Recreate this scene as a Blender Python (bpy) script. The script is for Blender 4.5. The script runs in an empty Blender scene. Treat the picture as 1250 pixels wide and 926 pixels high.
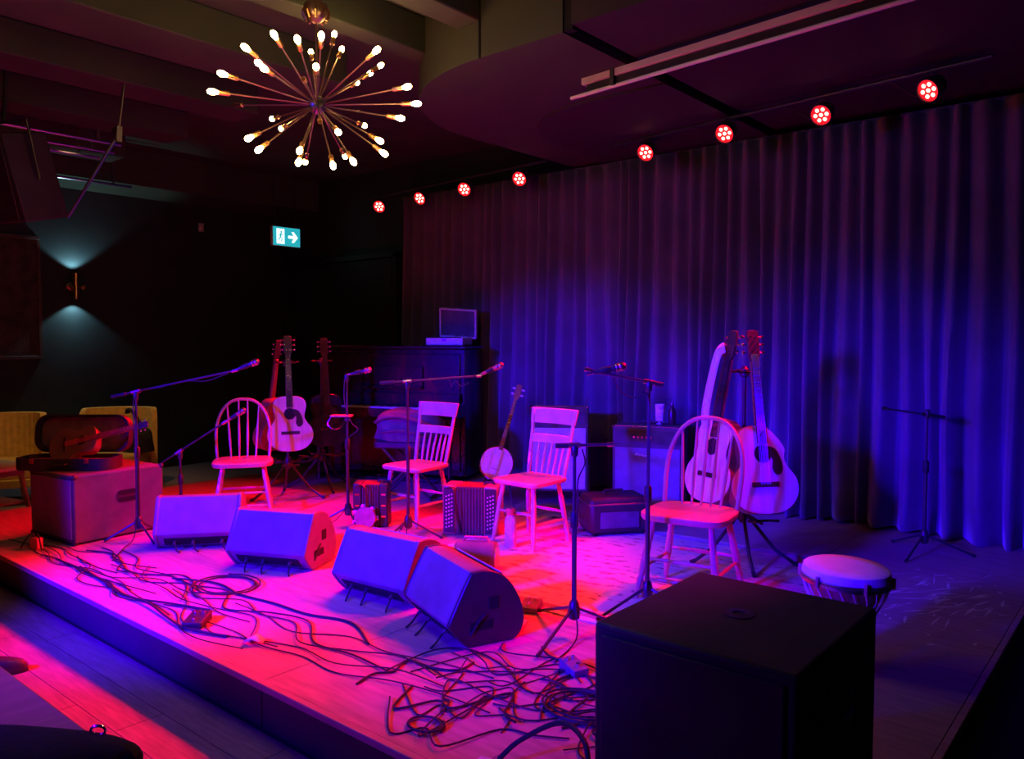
import bpy, math, random
from mathutils import Vector, Matrix, Euler
random.seed(7)
PI = math.pi
R = math.radians
col = bpy.context.scene.collection
S = .25                     # top of the stage deck
F = .05                     # top of the room floor

# ------------------------------------------------------------------ camera
cam_d = bpy.data.cameras.new('camera'); cam = bpy.data.objects.new('camera', cam_d); col.objects.link(cam)
cam_d.sensor_fit = 'HORIZONTAL'; cam_d.sensor_width = 36.0
cam_d.lens = 36.0 * 970.0 / 1250.0
cam.location = (0, 0, 1.70)
cam.rotation_euler = (R(90) - math.atan(49 / 970.0), 0, R(40))
cam_d.clip_start = .02
bpy.context.scene.camera = cam

# ------------------------------------------------------------------ world, exposure
w = bpy.data.worlds.new('dark_room'); bpy.context.scene.world = w; w.use_nodes = True
bg = w.node_tree.nodes['Background']; bg.inputs[0].default_value = (.5, .35, .5, 1); bg.inputs[1].default_value = .006
vs = bpy.context.scene.view_settings
vs.view_transform = 'Standard'; vs.look = 'None'; vs.gamma = 1; vs.exposure = 0.0; vs.use_curve_mapping = False

def spot(name, loc, target, color, energy, angle, blend=.5, size=.05, parent=None):
    d = bpy.data.lights.new(name, 'SPOT'); d.color = color; d.energy = energy
    d.spot_size = R(angle); d.spot_blend = blend; d.shadow_soft_size = size
    o = bpy.data.objects.new(name, d); col.objects.link(o)
    o.location = loc
    o.rotation_euler = (Vector(target) - Vector(loc)).to_track_quat('-Z', 'Y').to_euler()
    if parent: o.parent = parent
    return o
BLUE = (.028, .0, 1.0)
RED = (1.0, .0, .012)
# the blue front-of-house washes, hung over the audience left of the camera
spot('front_wash_light', (-4.4, -1.6, 2.45), (-4.55, 4.4, .25), BLUE, 5200, 41, .6, .14)
spot('front_wash_light', (-2.6, -2.6, 2.45), (-2.05, 5.3, .45), BLUE, 8000, 28, 1.0, .30)
spot('front_wash_light', (-3.9, -1.6, 2.6), (-2.9, 4.0, .25), BLUE, 420, 75, 1.0, .12)
RED_W = 920.0

# ------------------------------------------------------------------ mesh builder
class MB:
    def __init__(s): s.v = []; s.f = []
    def add(s, vs, fs, M=None):
        b = len(s.v)
        for p in vs:
            p = Vector(p)
            s.v.append(tuple(M @ p) if M is not None else tuple(p))
        for f in fs: s.f.append(tuple(i + b for i in f))
        return s
    def box(s, c, d, M=None):
        x, y, z = c; a, b, h = d[0] / 2, d[1] / 2, d[2] / 2
        vs = [(x - a, y - b, z - h), (x + a, y - b, z - h), (x + a, y + b, z - h), (x - a, y + b, z - h),
              (x - a, y - b, z + h), (x + a, y - b, z + h), (x + a, y + b, z + h), (x - a, y + b, z + h)]
        return s.add(vs, [(0, 3, 2, 1), (4, 5, 6, 7), (0, 1, 5, 4), (1, 2, 6, 5), (2, 3, 7, 6), (3, 0, 4, 7)], M)
    def tube(s, pts, r, n=8, caps=True, M=None, flat=1.0):
        pts = [Vector(p) for p in pts]; rr = r if isinstance(r, (list, tuple)) else [r] * len(pts)
        vs = []; up = None
        for i, p in enumerate(pts):
            t = (pts[min(i + 1, len(pts) - 1)] - pts[max(i - 1, 0)])
            t = t.normalized() if t.length > 1e-9 else Vector((0, 0, 1))
            if up is None:
                up = Vector((0, 0, 1)) if abs(t.z) < .9 else Vector((1, 0, 0))
            a = t.cross(up)
            if a.length < 1e-6: a = t.cross(Vector((.3, 1, .2)))
            a.normalize(); b = a.cross(t).normalized(); up = b
            for k in range(n):
                an = 2 * PI * k / n
                vs.append(p + a * math.cos(an) * rr[i] + b * math.sin(an) * rr[i] * flat)
        fs = []
        for i in range(len(pts) - 1):
            for k in range(n):
                k2 = (k + 1) % n
                fs.append((i * n + k, (i + 1) * n + k, (i + 1) * n + k2, i * n + k2))
        if caps:
            fs.append(tuple(range(n))); fs.append(tuple((len(pts) - 1) * n + k for k in reversed(range(n))))
        return s.add(vs, fs, M)
    def cyl(s, p0, p1, r0, r1=None, n=14, M=None):
        return s.tube([p0, p1], [r0, r0 if r1 is None else r1], n, True, M)
    def lathe(s, prof, n=24, M=None):
        vs = []; fs = []
        for r, z in prof:
            for k in range(n):
                a = 2 * PI * k / n; vs.append((r * math.cos(a), r * math.sin(a), z))
        for i in range(len(prof) - 1):
            for k in range(n):
                k2 = (k + 1) % n
                fs.append((i * n + k, i * n + k2, (i + 1) * n + k2, (i + 1) * n + k))
        fs.append(tuple(reversed(range(n)))); fs.append(tuple((len(prof) - 1) * n + k for k in range(n)))
        return s.add(vs, fs, M)
    def prism(s, poly, d0, d1, axis='y', M=None):
        n = len(poly)
        def P(u, v, d):
            return (u, d, v) if axis == 'y' else (d, u, v) if axis == 'x' else (u, v, d)
        vs = [P(u, v, d0) for u, v in poly] + [P(u, v, d1) for u, v in poly]
        fs = [tuple(range(n)), tuple(reversed(range(n, 2 * n)))]
        for i in range(n):
            j = (i + 1) % n; fs.append((i, i + n, j + n, j))
        return s.add(vs, fs, M)
    def ell(s, c, r, nu=14, nv=9, M=None):
        vs = [(c[0], c[1], c[2] - r[2])]; fs = []
        for i in range(1, nv):
            t = -PI / 2 + PI * i / nv
            for k in range(nu):
                a = 2 * PI * k / nu
                vs.append((c[0] + r[0] * math.cos(t) * math.cos(a), c[1] + r[1] * math.cos(t) * math.sin(a), c[2] + r[2] * math.sin(t)))
        vs.append((c[0], c[1], c[2] + r[2])); top = len(vs) - 1
        for k in range(nu): fs.append((0, 1 + (k + 1) % nu, 1 + k))
        for i in range(nv - 2):
            for k in range(nu):
                a = 1 + i * nu + k; b = 1 + i * nu + (k + 1) % nu; fs.append((a, b, b + nu, a + nu))
        b = 1 + (nv - 2) * nu
        for k in range(nu): fs.append((top, b + k, b + (k + 1) % nu))
        return s.add(vs, fs, M)
    def build(s, name, mat, parent=None, bevel=0, ang=35, solid=0):
        me = bpy.data.meshes.new(name); me.from_pydata(s.v, [], s.f); me.validate()
        import bmesh
        bm = bmesh.new(); bm.from_mesh(me); bmesh.ops.recalc_face_normals(bm, faces=bm.faces); bm.to_mesh(me); bm.free()
        me.shade_smooth(); me.set_sharp_from_angle(angle=R(ang))
        me.materials.append(M_(mat) if isinstance(mat, str) else mat)
        o = bpy.data.objects.new(name, me); col.objects.link(o)
        if parent is not None: o.parent = parent
        if solid:
            m = o.modifiers.new('solid', 'SOLIDIFY'); m.thickness = solid; m.offset = 0
        if bevel:
            m = o.modifiers.new('bevel', 'BEVEL'); m.width = bevel; m.segments = 2; m.limit_method = 'ANGLE'; m.angle_limit = R(40)
        return o

def smooth_pts(pts, n=6, closed=False):
    P = [Vector(p) for p in pts]; out = []; N = len(P)
    rng = range(N if closed else N - 1)
    for i in rng:
        if closed: a, b, c, d = P[i - 1], P[i], P[(i + 1) % N], P[(i + 2) % N]
        else: a, b, c, d = P[max(i - 1, 0)], P[i], P[i + 1], P[min(i + 2, N - 1)]
        for k in range(n):
            t = k / n
            out.append(.5 * ((2 * b) + (-a + c) * t + (2 * a - 5 * b + 4 * c - d) * t * t + (-a + 3 * b - 3 * c + d) * t ** 3))
    if not closed: out.append(P[-1])
    return out
def sm2(pts, n=5, closed=False):
    return [(p.x, p.y) for p in smooth_pts([(a, b, 0) for a, b in pts], n, closed)]
def rrect(a, b, r, n=4, cx=0, cy=0):
    out = []
    for q, (sx, sy) in enumerate(((1, 1), (-1, 1), (-1, -1), (1, -1))):
        for k in range(n + 1):
            t = q * PI / 2 + PI / 2 * k / n
            out.append((cx + sx * (a - r) + r * math.cos(t), cy + sy * (b - r) + r * math.sin(t)))
    return out

def tag(o, label=None, cat=None, group=None, kind=None):
    if label: o['label'] = label
    if cat: o['category'] = cat
    if group: o['group'] = group
    if kind: o['kind'] = kind
    return o
def thing(name, label, cat, loc, rot=0, group=None, scale=None):
    o = bpy.data.objects.new(name, None); col.objects.link(o); o.empty_display_size = .1
    o.location = loc; o.rotation_euler = (0, 0, rot) if isinstance(rot, (int, float)) else rot
    if scale: o.scale = (scale,) * 3
    return tag(o, label, cat, group)
def struct(name, mb, mat, label=None, parent=None, bevel=0):
    o = mb.build(name, mat, parent, bevel)
    if parent is None: o['kind'] = 'structure'
    if label: o['label'] = label
    return o

# ------------------------------------------------------------------ materials
MATS = {}
def mat(name, c, rough=.6, metal=0, var=.15, scale=8, bump=0, bscale=60, c2=None, coat=0, sheen=0, stretch=None, alpha=None):
    m = bpy.data.materials.new(name); m.use_nodes = True; nt = m.node_tree; N = nt.nodes; L = nt.links
    b = N['Principled BSDF']; b.inputs['Roughness'].default_value = rough; b.inputs['Metallic'].default_value = metal
    if coat: b.inputs['Coat Weight'].default_value = coat
    if sheen: b.inputs['Sheen Weight'].default_value = sheen
    tc = N.new('ShaderNodeTexCoord'); mp = N.new('ShaderNodeMapping'); L.new(tc.outputs['Object'], mp.inputs[0])
    if stretch: mp.inputs['Scale'].default_value = stretch
    nz = N.new('ShaderNodeTexNoise'); nz.inputs['Scale'].default_value = scale; nz.inputs['Detail'].default_value = 5
    L.new(mp.outputs[0], nz.inputs['Vector'])
    cr = N.new('ShaderNodeValToRGB'); L.new(nz.outputs['Fac'], cr.inputs[0])
    lo = tuple(x * (1 - var) for x in c); hi = c2 or tuple(min(1, x * (1 + var)) for x in c)
    cr.color_ramp.elements[0].position = .3; cr.color_ramp.elements[1].position = .7
    cr.color_ramp.elements[0].color = (*lo, 1); cr.color_ramp.elements[1].color = (*hi, 1)
    L.new(cr.outputs[0], b.inputs['Base Color'])
    if bump:
        n2 = N.new('ShaderNodeTexNoise'); n2.inputs['Scale'].default_value = bscale; L.new(mp.outputs[0], n2.inputs['Vector'])
        bp = N.new('ShaderNodeBump'); bp.inputs['Strength'].default_value = bump; bp.inputs['Distance'].default_value = .01
        L.new(n2.outputs['Fac'], bp.inputs['Height']); L.new(bp.outputs[0], b.inputs['Normal'])
    MATS[name] = m; return m
def emit(name, c, st):
    m = bpy.data.materials.new(name); m.use_nodes = True; b = m.node_tree.nodes['Principled BSDF']
    b.inputs['Base Color'].default_value = (.02, .02, .02, 1)
    b.inputs['Emission Color'].default_value = (*c, 1); b.inputs['Emission Strength'].default_value = st
    MATS[name] = m; return m
def M_(n): return MATS[n]
mat('wall_paint', (.024, .034, .038), .75, var=.2, scale=2, bump=.05)
mat('ceiling_paint', (.058, .072, .046), .85, var=.2, scale=2)
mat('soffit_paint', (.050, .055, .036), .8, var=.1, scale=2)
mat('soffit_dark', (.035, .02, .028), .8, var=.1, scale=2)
mat('door_black', (.012, .011, .013), .6, var=.2)
mat('floor_wood', (.30, .17, .17), .45, var=.25, scale=6, stretch=(1, 9, 1), bump=.08)
mat('stage_deck', (.42, .24, .27), .42, var=.22, scale=4, stretch=(1, 8, 1), bump=.06, bscale=30)
mat('fascia', (.05, .035, .05), .6, var=.2, scale=3)
mat('black_plastic', (.035, .033, .036), .38, var=.2, bump=.08, bscale=180)
mat('cabinet_black', (.15, .12, .18), .5, var=.15, bump=.15, bscale=220)
mat('cabinet_carpet', (.12, .11, .11), .9, var=.2, bump=.3, bscale=200)
mat('sub_black', (.045, .038, .04), .65, var=.2, bump=.2, bscale=160)
mat('void_black', (.006, .006, .007), .9, var=.1)
mat('grille_cloth', (.26, .22, .30), .8, var=.15, bump=.3, bscale=250)
mat('steel', (.45, .44, .45), .3, 1, var=.1)
mat('stand_black', (.05, .05, .055), .35, .3, var=.1)
mat('chrome', (.75, .74, .74), .15, 1, var=.05)
mat('brass', (.75, .42, .18), .3, 1, var=.1)
mat('bronze', (.42, .28, .2), .35, .9, var=.1)
mat('chair_wood', (.52, .27, .17), .38, var=.25, scale=5, stretch=(1, 1, .2), coat=.2)
mat('chair_wood_pale', (.62, .36, .24), .4, var=.2, scale=5, coat=.2)
mat('chair_blue_wood', (.50, .32, .27), .42, var=.2, scale=5, coat=.2)
mat('piano_black', (.02, .017, .018), .25, var=.15, coat=.3)
mat('ivory', (.75, .7, .62), .4, var=.05)
mat('spruce', (.72, .52, .33), .35, var=.12, scale=6, stretch=(8, 1, .3), coat=.4)
mat('spruce_pale', (.80, .70, .58), .35, var=.12, scale=6, stretch=(8, 1, .3), coat=.4)
mat('mahogany', (.26, .10, .06), .35, var=.2, scale=6, coat=.4)
mat('rosewood', (.06, .03, .025), .45, var=.2)
mat('pickguard', (.05, .02, .025), .3, var=.2)
mat('skin_head', (.85, .80, .74), .55, var=.08, scale=12)
mat('leather_black', (.03, .028, .03), .5, var=.2, bump=.2, bscale=120)
mat('case_lining', (.22, .10, .11), .95, var=.25, scale=14, bump=.3, bscale=90, sheen=.4)
mat('cloth_black', (.025, .023, .026), .95, var=.25, scale=10, bump=.3)
mat('cloth_dark', (.10, .095, .12), .9, var=.25, scale=10, bump=.3)
mat('strap_cloth', (.62, .60, .66), .85, var=.12, scale=30, bump=.2)
mat('mustard', (.74, .46, .10), .85, var=.15, scale=20, bump=.25, bscale=140)
mat('table_top', (.60, .50, .42), .4, var=.1, scale=5, stretch=(1, 7, 1))
mat('table_tan', (.42, .25, .15), .45, var=.12, scale=5, stretch=(7, 1, 1))
mat('table_brown', (.34, .20, .12), .45, var=.2, scale=6, stretch=(7, 1, 1))
mat('white_plastic', (.75, .73, .70), .45, var=.05)
mat('rubber', (.018, .018, .02), .6, var=.1)
mat('red_plastic', (.6, .12, .08), .4, var=.1)
mat('paper', (.8, .78, .76), .8, var=.05)
mat('drum_shell', (.28, .14, .08), .4, var=.35, scale=10, stretch=(6, 6, .5), coat=.3)
mat('pearl', (.40, .10, .13), .3, var=.25, scale=20, coat=.5)
mat('bellows', (.16, .07, .09), .6, var=.2)
mat('panel_art', (.075, .05, .045), .85, var=.5, scale=9, bump=.3, bscale=30)
mat('frame_wood', (.09, .06, .05), .6, var=.2)
mat('pink_metal', (.62, .45, .42), .5, var=.05)
emit('bulb_glow', (1.0, .58, .18), 78)
emit('led_core', (1.0, .40, .30), 6)
emit('par_halo', (1.0, .006, .012), 1.6)  # glow of the plate stands in for the red halo around the LEDs
emit('exit_green', (.02, .42, .50), 1.0)
emit('exit_white', (.75, 1.0, .98), 1.6)
emit('sconce_glow', (.55, .95, 1.0), 4)
emit('led_small', (.4, .8, 1.0), 3)

def curtain_mat():
    m = mat('curtain_velvet', (.125, .095, .165), .85, var=.18, scale=3, sheen=.35, bump=.15, bscale=150)
    return m
curtain_mat()
def rug_mat():
    m = bpy.data.materials.new('rug_pile'); m.use_nodes = True; nt = m.node_tree; N = nt.nodes; L = nt.links
    b = N['Principled BSDF']; b.inputs['Roughness'].default_value = .95
    tc = N.new('ShaderNodeTexCoord')
    vo = N.new('ShaderNodeTexVoronoi'); vo.inputs['Scale'].default_value = 11; vo.distance = 'MANHATTAN'; L.new(tc.outputs['Object'], vo.inputs['Vector'])
    wv = N.new('ShaderNodeTexWave'); wv.wave_type = 'RINGS'; wv.inputs['Scale'].default_value = 3.2; wv.inputs['Distortion'].default_value = 9; wv.inputs['Detail'].default_value = 3
    L.new(tc.outputs['Object'], wv.inputs['Vector'])
    mx = N.new('ShaderNodeMath'); mx.operation = 'MULTIPLY_ADD'; mx.inputs[1].default_value = .9
    L.new(vo.outputs['Distance'], mx.inputs[0]); L.new(wv.outputs['Fac'], mx.inputs[2])
    cr = N.new('ShaderNodeValToRGB'); e = cr.color_ramp.elements
    e[0].position = .2; e[0].color = (.22, .09, .09, 1); e[1].position = .9; e[1].color = (.66, .55, .47, 1)
    k = e.new(.5); k.color = (.52, .36, .33, 1); k = e.new(.62); k.color = (.22, .16, .22, 1); k = e.new(.68); k.color = (.60, .46, .40, 1)
    L.new(mx.outputs[0], cr.inputs[0]); L.new(cr.outputs[0], b.inputs['Base Color'])
    bp = N.new('ShaderNodeBump'); bp.inputs['Strength'].default_value = .5; bp.inputs['Distance'].default_value = .006
    nz = N.new('ShaderNodeTexNoise'); nz.inputs['Scale'].default_value = 160; L.new(tc.outputs['Object'], nz.inputs['Vector'])
    L.new(nz.outputs['Fac'], bp.inputs['Height']); L.new(bp.outputs[0], b.inputs['Normal'])
    MATS['rug_pile'] = m
rug_mat()

# ================================================================== SETTING
floor = struct('floor', MB().box((-3.5, 1.25, F - .06), (14, 11.5, .08)), 'fascia', 'dark subfloor of the music room')
rnd = random.Random(3)
bw = .21
for r_ in range(16):                                   # floorboards between the audience and the stage
    y0 = 1.43 - bw * 9 + bw * r_
    if y0 > 1.83: break
    y1 = min(y0 + bw, 1.83) - .004
    x = -9.98 + rnd.uniform(0, .8); e = [-9.98]
    while x < 1.0: e.append(x); x += rnd.uniform(1.3, 2.1)
    e.append(1.5)
    if r_ == 8: e = [k for k in e if abs(k + 3.77) > .8] + [-3.77]; e.sort()
    for a, b in zip(e[:-1], e[1:]):
        if b < -7.9 or b - a < .02: continue
        struct('plank', MB().box(((a + b) / 2, (y0 + y1) / 2, F - .011), (b - a - .004, y1 - y0, .022)), 'floor_wood', None, floor)
struct('plank', MB().box((-8.8, 4.2, F - .011), (2.35, 4.7, .022)), 'floor_wood', None, floor)
H = 3.86
struct('ceiling', MB().box((-3.5, 1.25, H + .05), (14, 11.5, .1)), 'ceiling_paint', 'dark brown painted ceiling')
wl = struct('wall_left', MB().box((-10.06, 1.25, 1.93), (.12, 11.5, 3.86)), 'wall_paint', 'near black teal wall behind the armchairs')
wb = struct('wall_back', MB().box((-3.5, 6.86, 1.93), (14, .12, 3.86)), 'wall_paint', 'dark wall behind the stage curtain')
struct('wall_right', MB().box((3.5, 1.25, 1.93), (.12, 11.5, 3.86)), 'wall_paint', 'dark side wall right of the stage')
struct('wall_front', MB().box((-3.5, -4.5, 1.93), (14, .12, 3.86)), 'wall_paint', 'dark wall behind the audience')
struct('baseboard_left', MB().box((-9.985, 1.25, F + .06), (.03, 11.3, .12)), 'door_black', 'black skirting along the left wall')
# beams run from the audience toward the stage wall
for i, (x0, x1) in enumerate(((-9.0, -8.6), (-7.7, -7.3), (-6.5, -6.1), (-5.42, -4.9), (-4.12, -3.95), (-3.50, -3.30), (-2.6, -2.4), (-1.3, -.9), (.2, .6))):
    struct('trim_%d' % (i + 1), MB().box(((x0 + x1) / 2, -.2, H - .12), (x1 - x0, 8.2, .24)), 'ceiling_paint', 'long painted ceiling beam running toward the stage', None, .01)
# dropped soffit with a rounded corner above the stage
arc = [(-3.3 - 1.35 * math.sin(a), 3.63 + 1.35 * (1 - math.cos(a))) for a in [PI / 2 * k / 14 for k in range(15)]]
poly = [(-2.68, 3.63)] + arc + [(-4.65, 6.8), (-2.68, 6.8)]
so = struct('ceiling_soffit', MB().prism(poly, 3.40, H, 'z'), 'soffit_paint', 'dropped ceiling soffit with a rounded corner over the stage')
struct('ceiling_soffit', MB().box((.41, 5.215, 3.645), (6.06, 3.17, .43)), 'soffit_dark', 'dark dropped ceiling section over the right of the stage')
struct('joint_strip', MB().box((-3.3, 3.632, 3.62), (.012, .02, .44)), 'void_black', None, so)
struct('joint_strip', MB().box((-2.65, 3.665, 3.63), (.06, .05, .44)), 'void_black', None, so)
struct('ceiling_soffit', MB().box((-9.6, 2.0, 3.66), (.8, 9.9, .4)), 'ceiling_paint', 'dropped ceiling edge along the left wall')
# lower dark lip in front of the light bar
lip = [(-3.3 - .9 * math.sin(a), 4.75 + .9 * (1 - math.cos(a))) for a in [PI / 2 * k / 10 for k in range(11)]]
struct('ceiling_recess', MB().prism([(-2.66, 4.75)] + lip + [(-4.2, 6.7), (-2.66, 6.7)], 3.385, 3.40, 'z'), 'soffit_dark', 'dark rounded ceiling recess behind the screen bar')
# back wall door
d = struct('door_1', MB().box((-8.75, 6.74, 1.36), (2.44, .08, 2.72)), 'door_black', 'black double door at the back left corner')
struct('door_leaf', MB().box((-9.35, 6.69, 1.36), (1.18, .04, 2.64)), 'door_black', None, d, .006)
struct('door_leaf', MB().box((-8.15, 6.69, 1.36), (1.18, .04, 2.64)), 'door_black', None, d, .006)
struct('handle', MB().tube([(-8.70, 6.66, 1.0), (-8.70, 6.63, 1.02), (-8.70, 6.63, 1.28), (-8.70, 6.66, 1.3)], .01), 'steel', None, d)
struct('handle', MB().tube([(-8.80, 6.66, 1.0), (-8.80, 6.63, 1.02), (-8.80, 6.63, 1.28), (-8.80, 6.66, 1.3)], .01), 'steel', None, d)
struct('frame', MB().box((-8.75, 6.72, 2.76), (2.56, .12, .06)).box((-7.50, 6.72, 1.38), (.06, .12, 2.78)), 'door_black', None, d)

# stage
st = bpy.data.objects.new('stage', None); col.objects.link(st)
tag(st, 'low wooden stage with a pale deck and dark front board', 'stage', kind='structure')
for i in range(6):
    x0 = -7.6 + i * 1.165; x1 = x0 + 1.162
    for j in range(2):
        y0 = 1.865 + j * 2.4; y1 = y0 + 2.397
        struct('deck_panel', MB().box(((x0 + x1) / 2, (y0 + y1) / 2, S - .02), (x1 - x0, y1 - y0, .04)), 'stage_deck', None, st, .002)
struct('nosing', MB().box((-4.11, 1.845, S - .012), (6.98, .035, .03)), 'stage_deck', None, st, .004)
struct('nosing', MB().box((-.595, 4.2, S - .012), (.03, 4.72, .03)), 'stage_deck', None, st, .004)
for i in range(3):
    x0 = -7.6 + i * 2.333
    struct('fascia_board', MB().box((x0 + 1.165, 1.855, (S + F - .03) / 2), (2.326, .02, S - F - .03)), 'fascia', None, st, .003)
struct('fascia_board', MB().box((-.605, 4.2, (S + F - .03) / 2), (.02, 4.66, S - F - .03)), 'fascia', None, st)
struct('fascia_board', MB().box((-7.6, 4.2, (S + F - .03) / 2), (.02, 4.66, S - F - .03)), 'fascia', None, st)
# thin pale strokes laid on the deck, right of the drum
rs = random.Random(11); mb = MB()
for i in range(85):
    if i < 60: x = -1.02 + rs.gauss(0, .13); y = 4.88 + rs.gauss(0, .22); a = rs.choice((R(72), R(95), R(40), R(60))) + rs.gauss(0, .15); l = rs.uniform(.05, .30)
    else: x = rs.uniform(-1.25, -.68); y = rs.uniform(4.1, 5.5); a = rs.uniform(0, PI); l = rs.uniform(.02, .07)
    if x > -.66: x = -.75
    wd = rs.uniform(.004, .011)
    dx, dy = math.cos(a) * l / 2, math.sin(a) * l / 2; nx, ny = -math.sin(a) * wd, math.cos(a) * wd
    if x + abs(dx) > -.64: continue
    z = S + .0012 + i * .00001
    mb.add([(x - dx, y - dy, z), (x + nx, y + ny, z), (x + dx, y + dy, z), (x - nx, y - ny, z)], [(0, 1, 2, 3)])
sc = mb.build('pale_strokes', 'paper', st); sc['kind'] = 'stuff'; sc['label'] = 'thin pale strokes on the stage deck'

# rug
t = thing('patterned_rug', 'worn patterned rug in the middle of the stage under the chairs', 'rug', (-2.62, 4.28, S), R(3))
MB().box((0, 0, .004), (2.5, 1.95, .008)).build('pile', 'rug_pile', t)
for sx in (-1, 1): MB().box((sx * 1.18, 0, .0086), (.06, 1.83, .0012)).build('border', 'case_lining', t)
for sy in (-1, 1): MB().box((0, sy * .90, .0086), (2.42, .06, .0012)).build('border', 'case_lining', t)
mb = MB(); rr = random.Random(5)
for s_ in (-1, 1):
    for k in range(99):
        y = -.95 + k * .0193; mb.tube([(s_ * 1.25, y, .004), (s_ * (1.30 + rr.uniform(-.01, .01)), y + rr.uniform(-.012, .012), .002)], .0025, 4)
f = mb.build('fringe', 'paper', t); f['kind'] = 'stuff'

# curtain: two pleated panels
def curtain(x0, x1, seed, label, y=6.50):
    rc = random.Random(seed); n = int((x1 - x0) * 70); nz = 14
    ph = []; x = x0; p = 0
    cent = [x0]
    while cent[-1] < x1: cent.append(cent[-1] + rc.uniform(.10, .21))
    amp = [rc.uniform(.085, .17) for _ in cent]; drift = [rc.gauss(0, .05) for _ in cent]
    vs = []; fs = []
    for j in range(nz + 1):
        t = j / nz; z = S + .015 + (3.345 - S) * t
        for i in range(n + 1):
            x = x0 + (x1 - x0) * i / n
            k = 0
            while k < len(cent) - 2 and cent[k + 1] < x: k += 1
            u = (x - cent[k]) / (cent[k + 1] - cent[k])
            d_ = drift[k] * (1 - u) + drift[k + 1] * u
            a = amp[k] * (1 - u) + amp[k + 1] * u
            prof = math.sin(PI * u) ** 1.6
            flare = 1.25 - .55 * t
            yy = y - a * prof * flare + .012 * math.sin(x * 9 + z * 2.2) * (1 - t)
            xs = d_ * (1 - t) * 1.1 + .015 * math.sin(z * 2.4 + k) * (1 - t)
            zz = z + (.015 * math.sin(x * 3.1 + seed) if j == 0 else 0)
            vs.append((x + xs, yy, zz))
    for j in range(nz):
        for i in range(n):
            a = j * (n + 1) + i; fs.append((a, a + 1, a + n + 2, a + n + 1))
    mb = MB().add(vs, fs)
    root = thing('stage_curtain', label, 'curtain', (0, 0, 0))
    mb.build('drape', 'curtain_velvet', root, ang=80, solid=.004)
    MB().box(((x0 + x1) / 2, y + .012, 3.36), (x1 - x0, .03, .05)).build('heading_tape', 'curtain_velvet', root)
    return root
curtain(-7.08, .9, 1, 'dark velvet curtain hanging in pleats across the back of the stage')
tag(MB().tube([(-7.2, 6.53, 3.385), (1.0, 6.53, 3.385)], .012).build('curtain_track', 'stand_black'), 'thin black rail carrying the stage curtains', 'rail')

# ================================================================== LIGHT FIXTURES
# --- starburst chandelier
CH = Vector((-3.617, 2.669, 2.966))
VEC = [(0.32, -0.48, 0.166), (0.412, -0.413, 0.141), (0.477, -0.322, 0.168), (-0.186, 0.267, 0.504), (0.192, -0.557, 0.114), (0.27, -0.535, 0.028), (0.295, -0.522, 0.001), (-0.356, 0.223, 0.428), (0.481, -0.358, 0.011), (-0.214, 0.342, 0.444), (0.578, -0.062, 0.148), (-0.032, 0.488, 0.347), (-0.129, 0.489, 0.322), (-0.238, 0.473, 0.283), (0.048, -0.598, 0.01), (-0.052, -0.595, -0.057), (0.584, 0.137, 0.014), (0.551, 0.234, -0.044), (0.572, 0.099, -0.152), (-0.589, 0.104, 0.05), (-0.578, 0.16, 0.001), (0.127, -0.505, -0.298), (0.149, -0.464, -0.35), (0.327, -0.349, -0.362), (0.288, -0.329, -0.41), (-0.497, 0.274, -0.194), (0.387, -0.192, -0.417), (0.482, -0.231, -0.273), (-0.35, 0.464, -0.148), (0.443, -0.107, -0.391), (0.53, -0.005, -0.28), (0.499, 0.05, -0.33), (-0.253, 0.543, 0.041), (-0.564, -0.194, 0.061), (0.451, -0.315, -0.239), (0.44, -0.406, -0.041)]
t = thing('chandelier', 'starburst chandelier of thin rods tipped with glowing warm bulbs', 'chandelier', CH)
MB().ell((0, 0, 0), (.05, .05, .05), 18, 12).build('hub', 'steel', t)
MB().cyl((0, 0, .03), (0, 0, .46), .006).build('hanging_rod', 'bronze', t)
MB().lathe([(.004, .43), (.03, .44), (.055, .47), (.065, .50), (.062, .53), (.03, .545), (.02, .60), (.02, .89)], 20).build('canopy', 'bronze', t)
for k in range(10):
    a = 2 * PI * k / 10
    MB().tube([(.060 * math.cos(a), .060 * math.sin(a), .51), (.074 * math.cos(a), .074 * math.sin(a), .48), (.055 * math.cos(a), .055 * math.sin(a), .445)], .007, 6).build('canopy_petal', 'brass', t)
for i, v in enumerate(VEC):
    v = Vector(v); dn = v.normalized(); q = dn.to_track_quat('Z', 'Y').to_matrix().to_4x4(); L_ = v.length
    rod = MB().cyl(dn * .04, dn * (L_ - .10), .0042, n=7).build('rod', 'bronze', t)
    MB().lathe([(.005, L_ - .105), (.0125, L_ - .098), (.0125, L_ - .048), (.010, L_ - .042)], 10, q).build('socket', 'brass', rod)
    if i < 33:
        MB().lathe([(.007, L_ - .046), (.0105, L_ - .036), (.0150, L_ - .018), (.0150, L_ - .006), (.011, L_ + .006), (.003, L_ + .012)], 12, q).build('bulb', 'bulb_glow', rod)
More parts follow.
